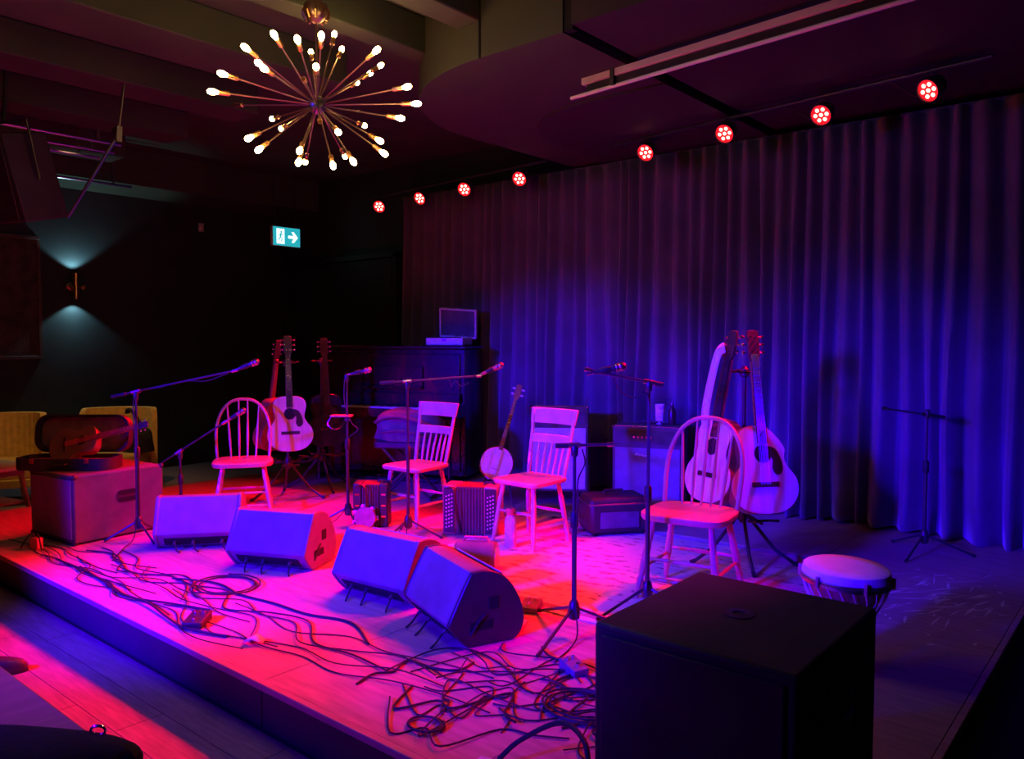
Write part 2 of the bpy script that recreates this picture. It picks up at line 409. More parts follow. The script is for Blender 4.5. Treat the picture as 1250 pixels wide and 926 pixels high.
# --- LED pars
PARS = [(-7.22, 6.19), (-6.46, 6.12), (-5.72, 6.05), (-4.94, 6.00), (-3.45, 5.84), (-2.68, 5.69), (-1.95, 5.65), (-1.25, 5.53)]
PL = ['red stage par at the far left end of the light bar', 'red stage par, second from the far left of the bar', 'red stage par, third from the far left of the bar', 'red stage par above the piano end of the curtain, fourth from left',
      'red stage par nearest the left end of the projection screen bar', 'red stage par, third from the right end of the bar', 'red stage par, second from the right end of the bar', 'red stage par at the right end of the bar']
tag(MB().tube([(-7.5, 6.25, 3.375), (-4.6, 5.99, 3.375)], .014, 10).build('light_bar', 'stand_black'), 'black pipe carrying the four left stage lights', 'light bar', 'lighting pipes')
tag(MB().tube([(-3.8, 5.90, 3.375), (-.9, 5.50, 3.375)], .014, 10).build('light_bar', 'stand_black'), 'black pipe carrying the four right stage lights', 'light bar', 'lighting pipes')
for i, (x, y) in enumerate(PARS):
    loc = Vector((x, y, 3.25)); tgt = Vector((x * .62 - 1.6, 2.45, .25)) if i < 4 else Vector((x * .50 - 2.75, 3.0, .25)) if i < 7 else Vector((-2.95, 2.7, .25))
    aim = Vector((x * .5, .6, 1.3)) if i not in (1, 7) else Vector((x * .5 + (-2.4 if i == 1 else -3.0), .6, 1.2))
    t = thing('stage_par', PL[i], 'stage light', loc, 0, 'red stage lights')
    q = (tgt - loc).normalized().slerp((aim - loc).normalized(), .55).to_track_quat('Z', 'Y').to_matrix().to_4x4()
    MB().lathe([(.03, -.10), (.06, -.095), (.070, -.06), (.075, 0), (.075, .012), (.070, .012), (.070, -.004), (.001, -.004)], 22, q).build('housing', 'black_plastic', t)
    MB().lathe([(.069, -.003), (.069, .0), (.001, .0005)], 20, q).build('lens_plate', 'par_halo', t)
    for k in range(7):
        a = k * PI / 3; rr = .040 if k < 6 else 0
        MB().ell((rr * math.cos(a), rr * math.sin(a), .003), (.0135, .0135, .006), 10, 6, q).build('led', 'led_core', t)
    MB().tube([q @ Vector((.078, 0, -.03)), Vector((.06, .02, .07)), Vector((0, .02, .115)), Vector((-.06, .02, .07)), q @ Vector((-.078, 0, -.03))], .006, 6).build('yoke', 'stand_black', t)
    spot('par_light', q @ Vector((0, 0, .03)), tgt - loc, RED, RED_W, 60, 1.0, .045, t)
for i in range(4, 8):                                  # hanging power leads
    x, y = PARS[i]
    tag(MB().tube(smooth_pts([(x - .30, y + .06, 3.36), (x - .22, y + .05, 3.28 + .01 * i), (x - .10, y + .06, 3.25), (x - .03, y + .09, 3.22)], 6), .004, 5).build('power_lead', 'rubber'),
        ['thin lead looping to the par by the screen bar end', 'thin lead looping to the third par from right', 'thin lead looping to the second par from right', 'thin lead looping to the rightmost par'][i - 4], 'cable', 'leads of the stage lights')
# --- projection screen
t = thing('projection_screen', 'rolled up projection screen case with a pale bottom bar under the ceiling', 'projection screen', (-2.09, 4.255, 3.40), R(-6.2))
MB().box((.22, .0, -.022), (2.36, .05, .044)).build('case', 'pink_metal', t, .004)
MB().tube([(-1.07, .0, -.10), (1.40, .0, -.10)], .0125, 10).build('bottom_bar', 'white_plastic', t)
MB().box((.22, .0, -.066), (2.30, .012, .055)).build('rolled_fabric', 'cloth_black', t)
for x in (-.7, 1.1): MB().box((x, .0, -.05), (.03, .07, .10)).build('bracket', 'stand_black', t)
# --- wall sconce
t = thing('wall_sconce', 'brass up and down wall light throwing pale beams on the left wall', 'wall light', (-10, 3.87, 2.32))
MB().lathe([(.055, 0), (.055, .012), (.04, .02)], 20, Matrix.Rotation(PI / 2, 4, 'Y')).build('backplate', 'brass', t)
MB().cyl((.01, 0, 0), (.085, 0, 0), .014).build('arm', 'brass', t)
MB().lathe([(.034, -.15), (.038, -.15), (.038, .15), (.034, .15), (.034, .09), (.001, .09)], 20, Matrix.Translation((.10, 0, 0))).build('tube', 'brass', t)
MB().ell((.10, -.085, -.01), (.022, .03, .03)).ell((.10, .085, -.01), (.022, .03, .03)).cyl((.10, -.1, -.01), (.10, .1, -.01), .008).build('side_knobs', 'brass', t)
for s_ in (-1, 1):
    MB().lathe([(.001, .092), (.033, .092), (.033, .10), (.001, .105)], 16, Matrix.Translation((.10, 0, 0)) @ Matrix.Scale(s_, 4, (0, 0, 1))).build('lamp_disc', 'sconce_glow', t)
    spot('sconce_light', (.10, 0, s_ * .155), (.055, 0, s_ * 1.2), (.42, .86, 1.0), 14.0, 112, .35, .02, t)
# --- exit sign
t = thing('exit_sign', 'lit green exit sign with running man and right arrow', 'sign', (-8.9, 6.05, 3.02), R(90))
MB().box((0, 0, 0), (.42, .05, .25)).build('casing', 'white_plastic', t, .006)
pl = MB().box((0, -.027, 0), (.40, .006, .235)).build('face', 'exit_green', t)
m = MB().box((-.095, -.0312, -.0), (.115, .003, .19)); m.build('door_pictogram', 'exit_white', t)
m = MB(); m.ell((-.085, -.034, .055), (.014, .003, .014))
m.tube([(-.09, -.034, .038), (-.10, -.034, -.005)], .011, 6).tube([(-.10, -.034, -.005), (-.075, -.034, -.03), (-.085, -.034, -.065)], .007, 6).tube([(-.10, -.034, -.005), (-.12, -.034, -.045), (-.14, -.034, -.045)], .007, 6)
m.tube([(-.09, -.034, .03), (-.065, -.034, .015), (-.055, -.034, .03)], .005, 6).tube([(-.092, -.034, .032), (-.118, -.034, .022), (-.122, -.034, .0)], .005, 6)
m.build('running_figure', 'exit_green', t)
m = MB().prism([(.02, -.018), (.10, -.018), (.07, -.068), (.105, -.068), (.165, 0), (.105, .068), (.07, .068), (.10, .018), (.02, .018)], -.0335, -.0305)
m.build('arrow', 'exit_white', t)
MB().cyl((-.15, 0, .12), (-.15, 0, .38 + .46), .006).cyl((.15, 0, .12), (.15, 0, .84), .006).build('hanger', 'stand_black', t)
# --- wall panel, sensor, hanging speaker, conduits
t = thing('wall_panel', 'dark textured framed panel on the left wall beside the wall light', 'wall panel', (-9.985, 2.75, 2.17))
MB().box((.01, 0, 0), (.03, 1.46, 1.32)).build('panel', 'panel_art', t)
for y, z, sy, sz in ((0, .675, 1.54, .04), (0, -.675, 1.54, .04), (.75, 0, .04, 1.31), (-.75, 0, .04, 1.31)):
    MB().box((.015, y, z), (.05, sy, sz)).build('frame_strip', 'frame_wood', t, .004)
t = thing('motion_sensor', 'small white motion sensor high on the left wall', 'sensor', (-10, 5.49, 3.18))
MB().box((.012, 0, 0), (.024, .07, .11)).build('base', 'white_plastic', t, .006)
MB().ell((.025, 0, -.015), (.03, .03, .035)).build('dome', 'white_plastic', t)
t = thing('hanging_speaker', 'dark loudspeaker hung from the ceiling at the upper left', 'loudspeaker', (-6.78, 2.26, 2.9), (R(14), 0, R(20)))
MB().prism([(-.20, -.30), (.20, -.30), (.16, .34), (-.16, .34)], -.18, .2).build('cabinet', 'sub_black', t, .012)
MB().box((0, -.19, 0), (.30, .012, .56)).build('grille', 'sub_black', t, .004)
MB().tube([(-.22, 0, 0), (-.23, 0, .42), (.23, 0, .42), (.22, 0, 0)], .012, 8).cyl((0, 0, .42), (-.05, .2, .92), .016).build('yoke', 'stand_black', t)
for i, (x, y0, y1, z) in enumerate(((-7.60, 1.9, 3.4, 3.50), (-7.98, 1.9, 3.5, 3.50), (-8.3, 2.0, 3.5, 3.5), (-9.15, 2.3, 4.2, 3.42))):
    t = thing('conduit', ['thin ceiling conduit nearest the hanging speaker', 'thin ceiling conduit, second behind the hanging speaker', 'thin ceiling conduit, third behind the hanging speaker', 'thin ceiling conduit closest to the left wall'][i], 'pipe', (x, y0, z), 0, 'conduits under the ceiling')
    MB().tube([(0, 0, 0), (0, y1 - y0, 0)], .014, 8).build('pipe', 'steel', t)
    for yy in (.2, y1 - y0 - .2): MB().box((0, yy, (H - z) / 2), (.012, .02, H - z)).build('hanger', 'steel', t)
t = thing('ceiling_brace', 'slanted metal strut hanging from the ceiling beside the left speaker', 'strut', (-6.19, 2.75, 3.24))
MB().tube([(0, 0, 0), (-.27, -.27, -.62)], .013, 8).build('strut', 'steel', t)
MB().prism([(-.07, .05), (.03, .06), (.02, -.05), (-.01, -.05)], -.02, .02).build('plate', 'steel', t)
MB().cyl((0, 0, 0), (.04, .04, .40), .01).build('rod', 'steel', t)

# ================================================================== CHAIRS
def windsor(loc, rz, label, n_sp=4, wood='chair_wood', scale=1.0):
    t = thing('windsor_chair', label, 'chair', loc, rz, 'wooden chairs on stage', scale)
    seat = sm2([(-.20, .12), (-.21, -.02), (-.205, -.14), (-.15, -.205), (0, -.215), (.15, -.205), (.205, -.14), (.21, -.02), (.20, .12), (.13, .19), (0, .205), (-.13, .19)], 4, True)
    seat = [(x * 1.12, y * 1.04) for x, y in seat]; mb = MB(); n = len(seat)
    vs = [(x * .97, y * .97, .425) for x, y in seat] + [(x, y, .438) for x, y in seat] + [(x, y, .456) for x, y in seat] + [(x * .95, y * .95, .464) for x, y in seat] + [(x * .5, y * .5 + .01, .450) for x, y in seat]
    fs = [tuple(reversed(range(n)))] + [(l * n + i, l * n + (i + 1) % n, (l + 1) * n + (i + 1) % n, (l + 1) * n + i) for l in range(4) for i in range(n)] + [tuple(4 * n + i for i in range(n))]
    mb.add(vs, fs).build('seat', wood, t, ang=50)
    legs = {}
    for sx in (-1, 1):
        for sy in (-1, 1):
            a = Vector((sx * .155, sy * .14, .43)); b = Vector((sx * .225, sy * .215, 0)); legs[sx, sy] = (a, b)
            prof = [(0, .013), (.1, .015), (.25, .019), (.3, .015), (.35, .019), (.6, .021), (.72, .015), (.76, .019), (.9, .014), (1, .012)]
            MB().tube([a.lerp(b, u) for u, _ in prof], [r for _, r in prof], 10).build('leg', wood, t)
    pt = lambda sx, sy, u: legs[sx, sy][0].lerp(legs[sx, sy][1], u)
    for a, b in ((pt(-1, -1, .50), pt(1, -1, .50)), (pt(-1, 1, .55), pt(1, 1, .55)), (pt(-1, -1, .62), pt(-1, 1, .62)), (pt(1, -1, .62), pt(1, 1, .62)), (pt(-1, -1, .74), pt(1, -1, .74))):
        MB().tube([a, a.lerp(b, .5), b], [.008, .011, .008], 8).build('stretcher', wood, t)
    hoop = []
    for k in range(33):
        a = PI * k / 32; s_ = math.sin(a) ** .75
        x = .235 * math.cos(a); x = math.copysign(abs(x) ** .8 * .235 ** .2, x)
        bul = 1 - .12 * max(0, 1 - s_ * 1.6)
        hoop.append(Vector((x * bul, .145 + .14 * s_, .455 + .485 * s_)))
    MB().tube(hoop, .0125, 10).build('bow', wood, t)
    for k in range(n_sp):
        u = (k + 1) / (n_sp + 1); x = -.20 + .40 * u
        best = min(hoop, key=lambda p: abs(p.x - x * 1.12) + (0 if p.z > .7 else 9))
        p0 = Vector((x * .82, .165, .455))
        MB().tube([p0, p0.lerp(best, .35), p0.lerp(best, .7), best], [.007, .0105, .008, .006], 8).build('spindle', wood, t)
    return t
def kitchen_chair(loc, rz, label, wood, scale=1.0):
    t = thing('kitchen_chair', label, 'chair', loc, rz, 'wooden chairs on stage', scale)
    sp = rrect(.205, .20, .05, 4); sp = [(x * (1.0 if y < 0 else .93), y) for x, y in sp]; n = len(sp)
    vs = [(x * .96, y * .96, .428) for x, y in sp] + [(x, y, .438) for x, y in sp] + [(x, y, .456) for x, y in sp] + [(x * .95, y * .95, .463) for x, y in sp] + [(x * .45, y * .45, .452) for x, y in sp]
    fs = [tuple(reversed(range(n)))] + [(l * n + i, l * n + (i + 1) % n, (l + 1) * n + (i + 1) % n, (l + 1) * n + i) for l in range(4) for i in range(n)] + [tuple(4 * n + i for i in range(n))]
    MB().add(vs, fs).build('seat', wood, t, ang=50)
    legs = {}
    for sx in (-1, 1):
        for sy in (-1, 1):
            a = Vector((sx * .14, sy * .135, .43)); b = Vector((sx * .19, sy * .195, 0)); legs[sx, sy] = (a, b)
            prof = [(0, .017), (.15, .018), (.2, .015), (.25, .02), (.6, .018), (.66, .015), (.7, .018), (1, .012)]
            MB().tube([a.lerp(b, u) for u, _ in prof], [r for _, r in prof], 10).build('leg', wood, t)
    pt = lambda sx, sy, u: legs[sx, sy][0].lerp(legs[sx, sy][1], u)
    for a, b in ((pt(-1, -1, .45), pt(1, -1, .45)), (pt(-1, 1, .5), pt(1, 1, .5)), (pt(-1, -1, .62), pt(-1, 1, .62)), (pt(1, -1, .62), pt(1, 1, .62))):
        MB().tube([a, a.lerp(b, .5), b], [.008, .012, .008], 8).build('stretcher', wood, t)
    yb = lambda z: .165 + (z - .46) * .22
    for sx in (-1, 1):
        MB().tube([(sx * (.165 + (z - .46) * .06), yb(z), z) for z in (.45, .55, .7, .85, .925)], [.014, .016, .015, .013, .011], 10).build('back_post', wood, t)
    def slat(z0, z1, hw, name):
        vs = []; fs = []; N = 9
        for i in range(N):
            u = -1 + 2 * i / (N - 1); bow = .03 * (1 - u * u)
            wid = hw
            for z in (z0, z1):
                for dy in (-.008, .008): vs.append((u * wid * (1.06 if z == z1 else 1), yb(z) + bow + dy, z))
        for i in range(N - 1):
            a = i * 4; b = a + 4
            fs += [(a, b, b + 2, a + 2), (a + 1, a + 3, b + 3, b + 1), (a + 2, b + 2, b + 3, a + 3), (a, a + 1, b + 1, b)]
        fs += [(0, 2, 3, 1), ((N - 1) * 4, (N - 1) * 4 + 1, (N - 1) * 4 + 3, (N - 1) * 4 + 2)]
        MB().add(vs, fs).build(name, wood, t, .003)
    slat(.825, .935, .205, 'crest_rail'); slat(.685, .745, .178, 'mid_rail')
    for k in range(5):
        x = -.115 + .23 * k / 4; bow = .03 * (1 - (x / .18) ** 2)
        MB().tube([(x * .9, .172, .455), (x * .95, yb(.57) + bow * .5, .57), (x, yb(.69) + bow, .69)], [.007, .011, .007], 8).build('spindle', wood, t)
    return t
windsor((-5.88, 3.56, S), R(57), 'bow back wooden chair beside the left guitar stand', 4, 'chair_wood')
kitchen_chair((-4.62, 4.32, S), R(3), 'spindle back kitchen chair in front of the piano', 'chair_blue_wood')
kitchen_chair((-3.50, 4.38, S + .008), R(-2), 'spindle back kitchen chair in the middle of the rug', 'chair_wood_pale')
windsor((-2.08, 4.05, S + .008), R(8), 'bow back wooden chair nearest the camera, before the right guitar stand', 5, 'chair_wood', 1.04)

# ================================================================== MONITORS AND CABINETS
def wedge(mid, ang, label):
    a = R(ang); off = Vector((-math.sin(a), math.cos(a))) * .05
    t = thing('stage_monitor', label, 'stage monitor', (mid[0] + off.x, mid[1] + off.y, S), a, 'wedge monitors at the front of the stage')
    prof = sm2([(-.03, .0), (-.085, .02), (-.16, .105), (-.155, .145), (-.06, .33), (-.03, .352), (.04, .350), (.12, .315), (.185, .235), (.225, .13), (.215, .05), (.15, .0)], 3, True)
    prof = [(y, max(z, 0)) for y, z in prof]
    ctr = (.02, .17)
    MB().prism(prof, -.265, .265, 'x').build('cabinet', 'cabinet_black', t, .006)
    for s_ in (-1, 1):
        big = [(ctr[0] + (y - ctr[0]) * 1.03, max(0, ctr[1] + (z - ctr[1]) * 1.03)) for y, z in prof]
        e = MB().prism(big, s_ * .258, s_ * .285, 'x').build('end_panel', 'black_plastic' if ang < -10 else 'cabinet_black', t, .008)
        MB().box((s_ * .2855, .065, .20), (.006, .055, .065)).build('handle_recess', 'void_black', e, .004)
        MB().box((s_ * .2855, .0, .10), (.005, .12, .045)).build('port', 'void_black', e, .004)
        MB().tube([(s_ * .287, .02, .15), (s_ * .292, -.02, .12), (s_ * .287, -.06, .06)], .006, 6).build('rib', 'black_plastic', e)
    # performer side grille
    p0, p1 = Vector((0, .125, .318)), Vector((0, .222, .155))
    gq = Matrix.Translation((p0 + p1) / 2) @ Matrix.Rotation(math.atan2(p1.z - p0.z, p1.y - p0.y), 4, 'X')
    MB().box((0, 0, .004), (.50, .21, .008), gq).build('grille', 'grille_cloth', t, .003)
    # connector strip low on the back
    cp = MB().box((0, 0, 0), (.44, .008, .070), Matrix.Translation((0, -.126, .060)) @ Matrix.Rotation(R(41), 4, 'X')).build('connector_panel', 'void_black', t)
    for x in (-.15, -.03, .16):
        MB().cyl((x, -.122, .068), (x, -.146, .046), .011).build('socket', 'steel', cp)
        MB().tube(smooth_pts([(x, -.144, .048), (x + .012, -.165, .035), (x + .02, -.19, .014), (x + .05, -.23, .007)], 5), .005, 6).build('plug_lead', 'rubber', cp)
    if ang > 40: MB().ell((.19, -.140, .082), (.005, .004, .005)).build('indicator', 'led_small', cp)
    return t
wedge((-5.225, 2.82), 51, 'wedge monitor at the left end of the row by the speaker cabinet')
wedge((-4.385, 2.87), 24, 'wedge monitor with its red lit end panel showing, second from left')
wedge((-3.40, 2.91), 4, 'wedge monitor third from left, touching the dark ended one')
wedge((-2.77, 2.795), -21, 'wedge monitor at the right end with a black end panel facing the camera')

t = thing('subwoofer', 'big black subwoofer box on the near right stage corner', 'subwoofer', (-.97, 2.20, S), 0)
MB().box((0, 0, .325), (.59, .65, .63)).build('cabinet', 'sub_black', t, .012)
MB().box((0, -.329, .33), (.53, .012, .56)).build('grille', 'sub_black', t, .004)
for s_ in (-1, 1):
    h = MB().box((s_ * .296, 0, .42), (.006, .20, .11)).build('handle_plate', 'black_plastic', t, .004)
    MB().tube([(s_ * .300, -.07, .42), (s_ * .306, -.05, .42), (s_ * .306, .05, .42), (s_ * .300, .07, .42)], .009, 8).build('handle_grip', 'stand_black', h)
MB().lathe([(.045, .639), (.045, .643), (.02, .644), (.018, .6405), (.001, .6405)], 20).build('pole_socket', 'black_plastic', t)
for sx in (-1, 1):
    for sy in (-1, 1): MB().cyl((sx * .25, sy * .28, 0), (sx * .25, sy * .28, .012), .02).build('foot', 'rubber', t)

t = thing('speaker_cabinet', 'carpeted loudspeaker cabinet at the far left of the stage with a case on top', 'loudspeaker', (-6.235, 2.555, S), R(6))
MB().box((0, 0, .25), (.62, .68, .48)).build('cabinet', 'cabinet_carpet', t, .012)
h = MB().prism(rrect(.085, .045, .04, 5, .05, .30), .3095, .314, 'x').build('handle_cup', 'black_plastic', t)
MB().prism(rrect(.07, .016, .014, 4, .05, .325), .3135, .316, 'x').prism(rrect(.07, .014, .012, 4, .05, .275), .3135, .316, 'x').build('handle_hole', 'void_black', h)
MB().box((0, -.343, .25), (.56, .012, .42)).build('grille', 'grille_cloth', t, .004)
for z in (.02, .48):
    for x in (-.30, .30):
        for y in (-.33, .33): MB().ell((x, y, z), (.02, .02, .02), 8, 6).build('corner_cap', 'black_plastic', t)

def amp(loc, rz, wdt, dep, hgt, label, tilt=0, logo=True, cloth='grille_cloth'):
    t = thing('guitar_amplifier', label, 'amplifier', loc, (tilt, 0, rz), 'amplifiers by the curtain')
    MB().box((0, 0, hgt / 2 + .015), (wdt, dep, hgt - .03)).build('cabinet', 'cabinet_carpet', t, .015)
    MB().box((0, -dep / 2 - .004, hgt * .40), (wdt - .05, .012, hgt * .68)).build('grille', cloth, t, .004)
    p = MB().box((0, -dep / 2 - .004, hgt * .86), (wdt - .05, .012, hgt * .14)).build('control_panel', 'cloth_dark', t, .003)
    for k in range(5):
        MB().cyl((-.11 + k * .035, -dep / 2 - .008, hgt * .87), (-.11 + k * .035, -dep / 2 - .026, hgt * .87), .009, n=10).build('knob', 'chrome', p)
    if logo:
        MB().tube(smooth_pts([(-.10, -dep / 2 - .012, hgt * .655), (-.085, -dep / 2 - .012, hgt * .67), (-.07, -dep / 2 - .012, hgt * .655), (-.05, -dep / 2 - .012, hgt * .66), (-.03, -dep / 2 - .012, hgt * .65), (.01, -dep / 2 - .012, hgt * .655)], 5), .0075, 6).build('badge', 'paper', t)
    MB().tube([(-.1, 0, hgt + .0), (-.09, 0, hgt + .022), (.09, 0, hgt + .022), (.1, 0, hgt + .0)], .011, 8).build('handle', 'leather_black', t)
    MB().box((0, -dep / 2 + .004, hgt - .004), (wdt - .02, .012, .008)).build('edge_trim', 'chrome', t, .002)
    for sx in (-1, 1):
        for sy in (-1, 1):
            MB().cyl((sx * (wdt / 2 - .05), sy * (dep / 2 - .05), 0), (sx * (wdt / 2 - .05), sy * (dep / 2 - .05), .03), .02).build('foot', 'rubber', t)
            MB().ell((sx * (wdt / 2 - .008), sy * (dep / 2 - .008), hgt - .012), (.016, .016, .016), 8, 6).build('corner_cap', 'chrome', t)
    return t
amp((-3.46, 5.98, S), R(20), .60, .30, .72, 'tall blue lit guitar amplifier against the curtain, cups on top')
t2 = amp((-4.16, 5.60, S + .06), R(34), .52, .26, .80, 'guitar amplifier leaning back behind the middle chair', R(-20), False, 'strap_cloth')
# tilt legs belong to the leaning amplifier
for sx in (-1, 1): MB().tube([(sx * .262, .05, .30), (sx * .262, .20, .04)], .008, 6).build('tilt_leg', 'steel', t2)

t = thing('ribbed_cup', 'pale ribbed tumbler standing on the tall amplifier', 'cup', (-3.40, 6.03, S + .722))
prof = [(.028, 0)]
for k in range(9): prof += [(.034 + .0006 * k, .008 + k * .018), (.038 + .0006 * k, .017 + k * .018)]
prof += [(.040, .172), (.036, .172), (.030, .01)]
MB().lathe(prof, 20).build('body', 'paper', t, ang=20)
t = thing('dark_bottle', 'dark bottle beside the ribbed tumbler on the tall amplifier', 'bottle', (-3.30, 6.06, S + .722))
MB().lathe([(.03, 0), (.034, .01), (.034, .12), (.015, .15), (.013, .175)], 16).build('body', 'pickguard', t)
MB().cyl((0, 0, .172), (0, 0, .188), .015).build('cap', 'steel', t)

t = thing('instrument_case', 'soft black instrument case on the floor behind the middle chair', 'case', (-3.22, 5.02, S + .008), R(52))
MB().box((0, 0, .15), (.46, .30, .27)).build('shell', 'leather_black', t, .035)
MB().box((0, 0, .235), (.468, .308, .012)).build('zip', 'steel', t, .004)
MB().tube([(-.08, -.0, .285), (-.07, 0, .315), (.07, 0, .315), (.08, 0, .285)], .009, 8).build('handle', 'leather_black', t)
MB().box((-.0, -.155, .12), (.30, .012, .12)).build('pocket', 'cloth_dark', t, .006)
for x in (-.18, .18): MB().cyl((x, -.1, 0), (x, -.1, .02), .02).cyl((x, .1, 0), (x, .1, .02), .02).build('foot', 'rubber', t)

# ================================================================== MICROPHONES
def mic_stand(base, top_z, tail, head, label, yaw=0.3, lean=(0, 0), leg_r=.30, mat_='stand_black', z0=S):
    bx, by = base; t = thing('microphone_stand', label, 'microphone stand', (bx, by, z0), 0, 'microphone stands')
    L0 = lambda p: Vector((p[0] - bx, p[1] - by, p[2] - z0))
    tz = top_z - z0
    for k in range(3):
        a = yaw + 2 * PI * k / 3
        lg = MB().tube([(0.015 * math.cos(a), .015 * math.sin(a), .13), (leg_r * math.cos(a), leg_r * math.sin(a), .012)], .008, 8).build('leg', mat_, t)
        MB().tube([(leg_r * .96 * math.cos(a), leg_r * .96 * math.sin(a), .016), (leg_r * 1.04 * math.cos(a), leg_r * 1.04 * math.sin(a), .009)], .0095, 8).build('rubber_foot', 'rubber', lg)
    MB().lathe([(.012, .07), (.028, .08), (.03, .13), (.022, .16), (.014, .17)], 14).build('hub', mat_, t)
    mid = min(.62, tz * .6)
    MB().cyl((0, 0, .07), (0, 0, mid), .0125).build('lower_tube', mat_, t)
    MB().lathe([(.014, mid - .03), (.020, mid - .02), (.020, mid + .045), (.013, mid + .055)], 14).build('clutch', 'rubber', t)
    MB().cyl((0, 0, mid), (0, 0, tz), .0085).build('upper_tube', mat_, t)
    MB().lathe([(.010, tz - .05), (.017, tz - .04), (.019, tz), (.012, tz + .012)], 12).build('swivel', mat_, t)
    if tail is not None:
        a, b = L0(tail), L0(head)
        MB().tube([a, b], .0072, 8).build('boom', mat_, t)
        c = min(1, max(0, (Vector((0, 0, tz)) - a).dot(b - a) / (b - a).length_squared)); pc = a.lerp(b, c); dn = (b - a).normalized()
        MB().tube([pc - dn * .03, pc + dn * .03], .014, 10).build('boom_clamp', 'steel', t)
        MB().tube([a - dn * .015, a + dn * .09], .013, 10).build('counterweight', 'rubber', t)
        MB().tube([b - dn * .01, b + dn * .025], .012, 8).build('clip_thread', 'steel', t)
    return t
def mic(p_tail, p_head, label, body='black_plastic'):
    a, b = Vector(p_tail), Vector(p_head); dn = (b - a).normalized(); L_ = .17
    q = dn.to_track_quat('Z', 'Y').to_euler()
    t = thing('microphone', label, 'microphone', tuple(b - dn * L_), q, 'vocal microphones')
    MB().lathe([(.010, 0), (.0115, .01), (.013, .06), (.0175, .112), (.019, .118)], 14).build('body', body, t)
    MB().lathe([(.0225, .116), (.0245, .119), (.0245, .126), (.0225, .129)], 18).build('collar', 'steel', t)
    MB().ell((0, 0, .147), (.0245, .0245, .026), 18, 12).build('grille', 'steel', t)
    MB().lathe([(.0150, .035), (.0170, .04), (.0185, .085), (.0165, .09)], 12).build('clip', 'rubber', t)
    MB().cyl((0, 0, -.04), (0, 0, .005), .009).build('plug', 'steel', t)
    return t
def cable(pts, label, r=.0038, n=6, group='microphone cables', name='microphone_cable', m='rubber'):
    return tag(MB().tube(smooth_pts(pts, n), r, 6).build(name, m), label, 'cable', group)

mic_stand((-5.74, 2.63), 1.31, (-5.87, 2.53, 1.29), (-5.20, 3.09, 1.475), 'boom microphone stand in front of the left speaker cabinet', 0, leg_r=.22)
mic((-5.20, 3.09, 1.475), (-5.065, 3.205, 1.545), 'microphone on the long boom at upper left')
cable([(-5.24, 3.06, 1.455), (-5.36, 2.96, 1.40), (-5.46, 2.87, 1.40), (-5.60, 2.74, 1.355), (-5.73, 2.62, 1.30), (-5.715, 2.605, 1.0), (-5.725, 2.608, .6), (-5.70, 2.58, .30), (-5.56, 2.44, S + .006), (-5.3, 2.25, S + .006)], 'cable looping along the upper left boom')
mic_stand((-6.03, 3.10), .80, (-6.22, 2.94, .66), (-5.76, 3.32, 1.04), 'low boom stand reaching up past the speaker cabinet to the left chair', PI / 2, leg_r=.22)
mic((-5.76, 3.32, 1.04), (-5.62, 3.43, 1.15), 'microphone on the low boom in front of the left chair back', 'red_plastic')
mic_stand((-4.95, 3.90), 1.42, None, None, 'straight microphone stand with a small tray between piano and monitors', R(99), leg_r=.23)
mic((-4.945, 3.905, 1.425), (-4.80, 4.022, 1.467), 'microphone on the straight stand before the piano')
t = thing('clip_on_tray', 'small round edged tray clamped on the straight microphone stand', 'tray', (-4.98, 3.87, 1.10), R(40))
MB().prism(rrect(.085, .06, .03, 4), 0, .012, 'z').build('plate', 'table_brown', t, .003)
MB().box((.045, .0, -.02), (.035, .05, .03)).build('clamp', 'stand_black', t, .004)
MB().tube(smooth_pts([(-.07, -.03, .004), (-.10, -.04, -.05), (-.06, -.05, -.09), (.0, -.04, -.08), (.03, -.02, -.02)], 6), .004, 6).build('cup_ring', 'chrome', t)
cable([(-4.95, 3.88, 1.40), (-4.93, 3.86, 1.22), (-4.90, 3.90, 1.06), (-4.86, 3.93, 1.0), (-4.925, 3.875, .9), (-4.935, 3.88, .6), (-4.93, 3.87, .4), (-5.03, 3.74, S + .006), (-5.3, 3.6, S + .006)], 'cable wound down the straight microphone stand')
mic_stand((-4.28, 3.92), 1.39, (-4.42, 3.80, 1.385), (-3.885, 4.247, 1.435), 'boom stand with its pole in front of the piano chair', R(30), leg_r=.25, mat_='stand_black')
mic((-3.91, 4.225, 1.42), (-3.745, 4.365, 1.52), 'red lit microphone at the end of the middle boom', 'red_plastic')
cable([(-3.93, 4.20, 1.39), (-3.98, 4.17, 1.36), (-4.01, 4.14, 1.40), (-4.03, 4.12, 1.36), (-4.06, 4.10, 1.415), (-4.20, 3.985, 1.40), (-4.265, 3.91, 1.35), (-4.26, 3.905, .9), (-4.262, 3.905, .5), (-4.24, 3.86, S + .02), (-4.05, 3.65, S + .006)], 'cable hanging off the middle boom')
mic_stand((-2.116, 3.634), 1.475, (-2.070, 3.671, 1.465), (-2.355, 3.432, 1.539), 'boom stand standing before the tall amplifier', .1, z0=S + .008)
mic((-2.328, 3.459, 1.530), (-2.210, 3.558, 1.562), 'microphone on the boom in front of the blue curtain')
cable([(-2.263, 3.514, 1.498), (-2.226, 3.542, 1.424), (-2.171, 3.579, 1.396), (-2.107, 3.62, 1.387), (-2.102, 3.616, .9), (-2.105, 3.616, .5), (-2.07, 3.54, S + .02), (-1.95, 3.32, S + .014)], 'cable hanging down the stand before the tall amplifier')
mic_stand((-2.23, 3.13), 1.18, (-2.29, 3.08, 1.185), (-2.10, 3.235, 1.192), 'short boom stand with its hub on the floor beside the subwoofer', 2.75, leg_r=.34, z0=S + .008)
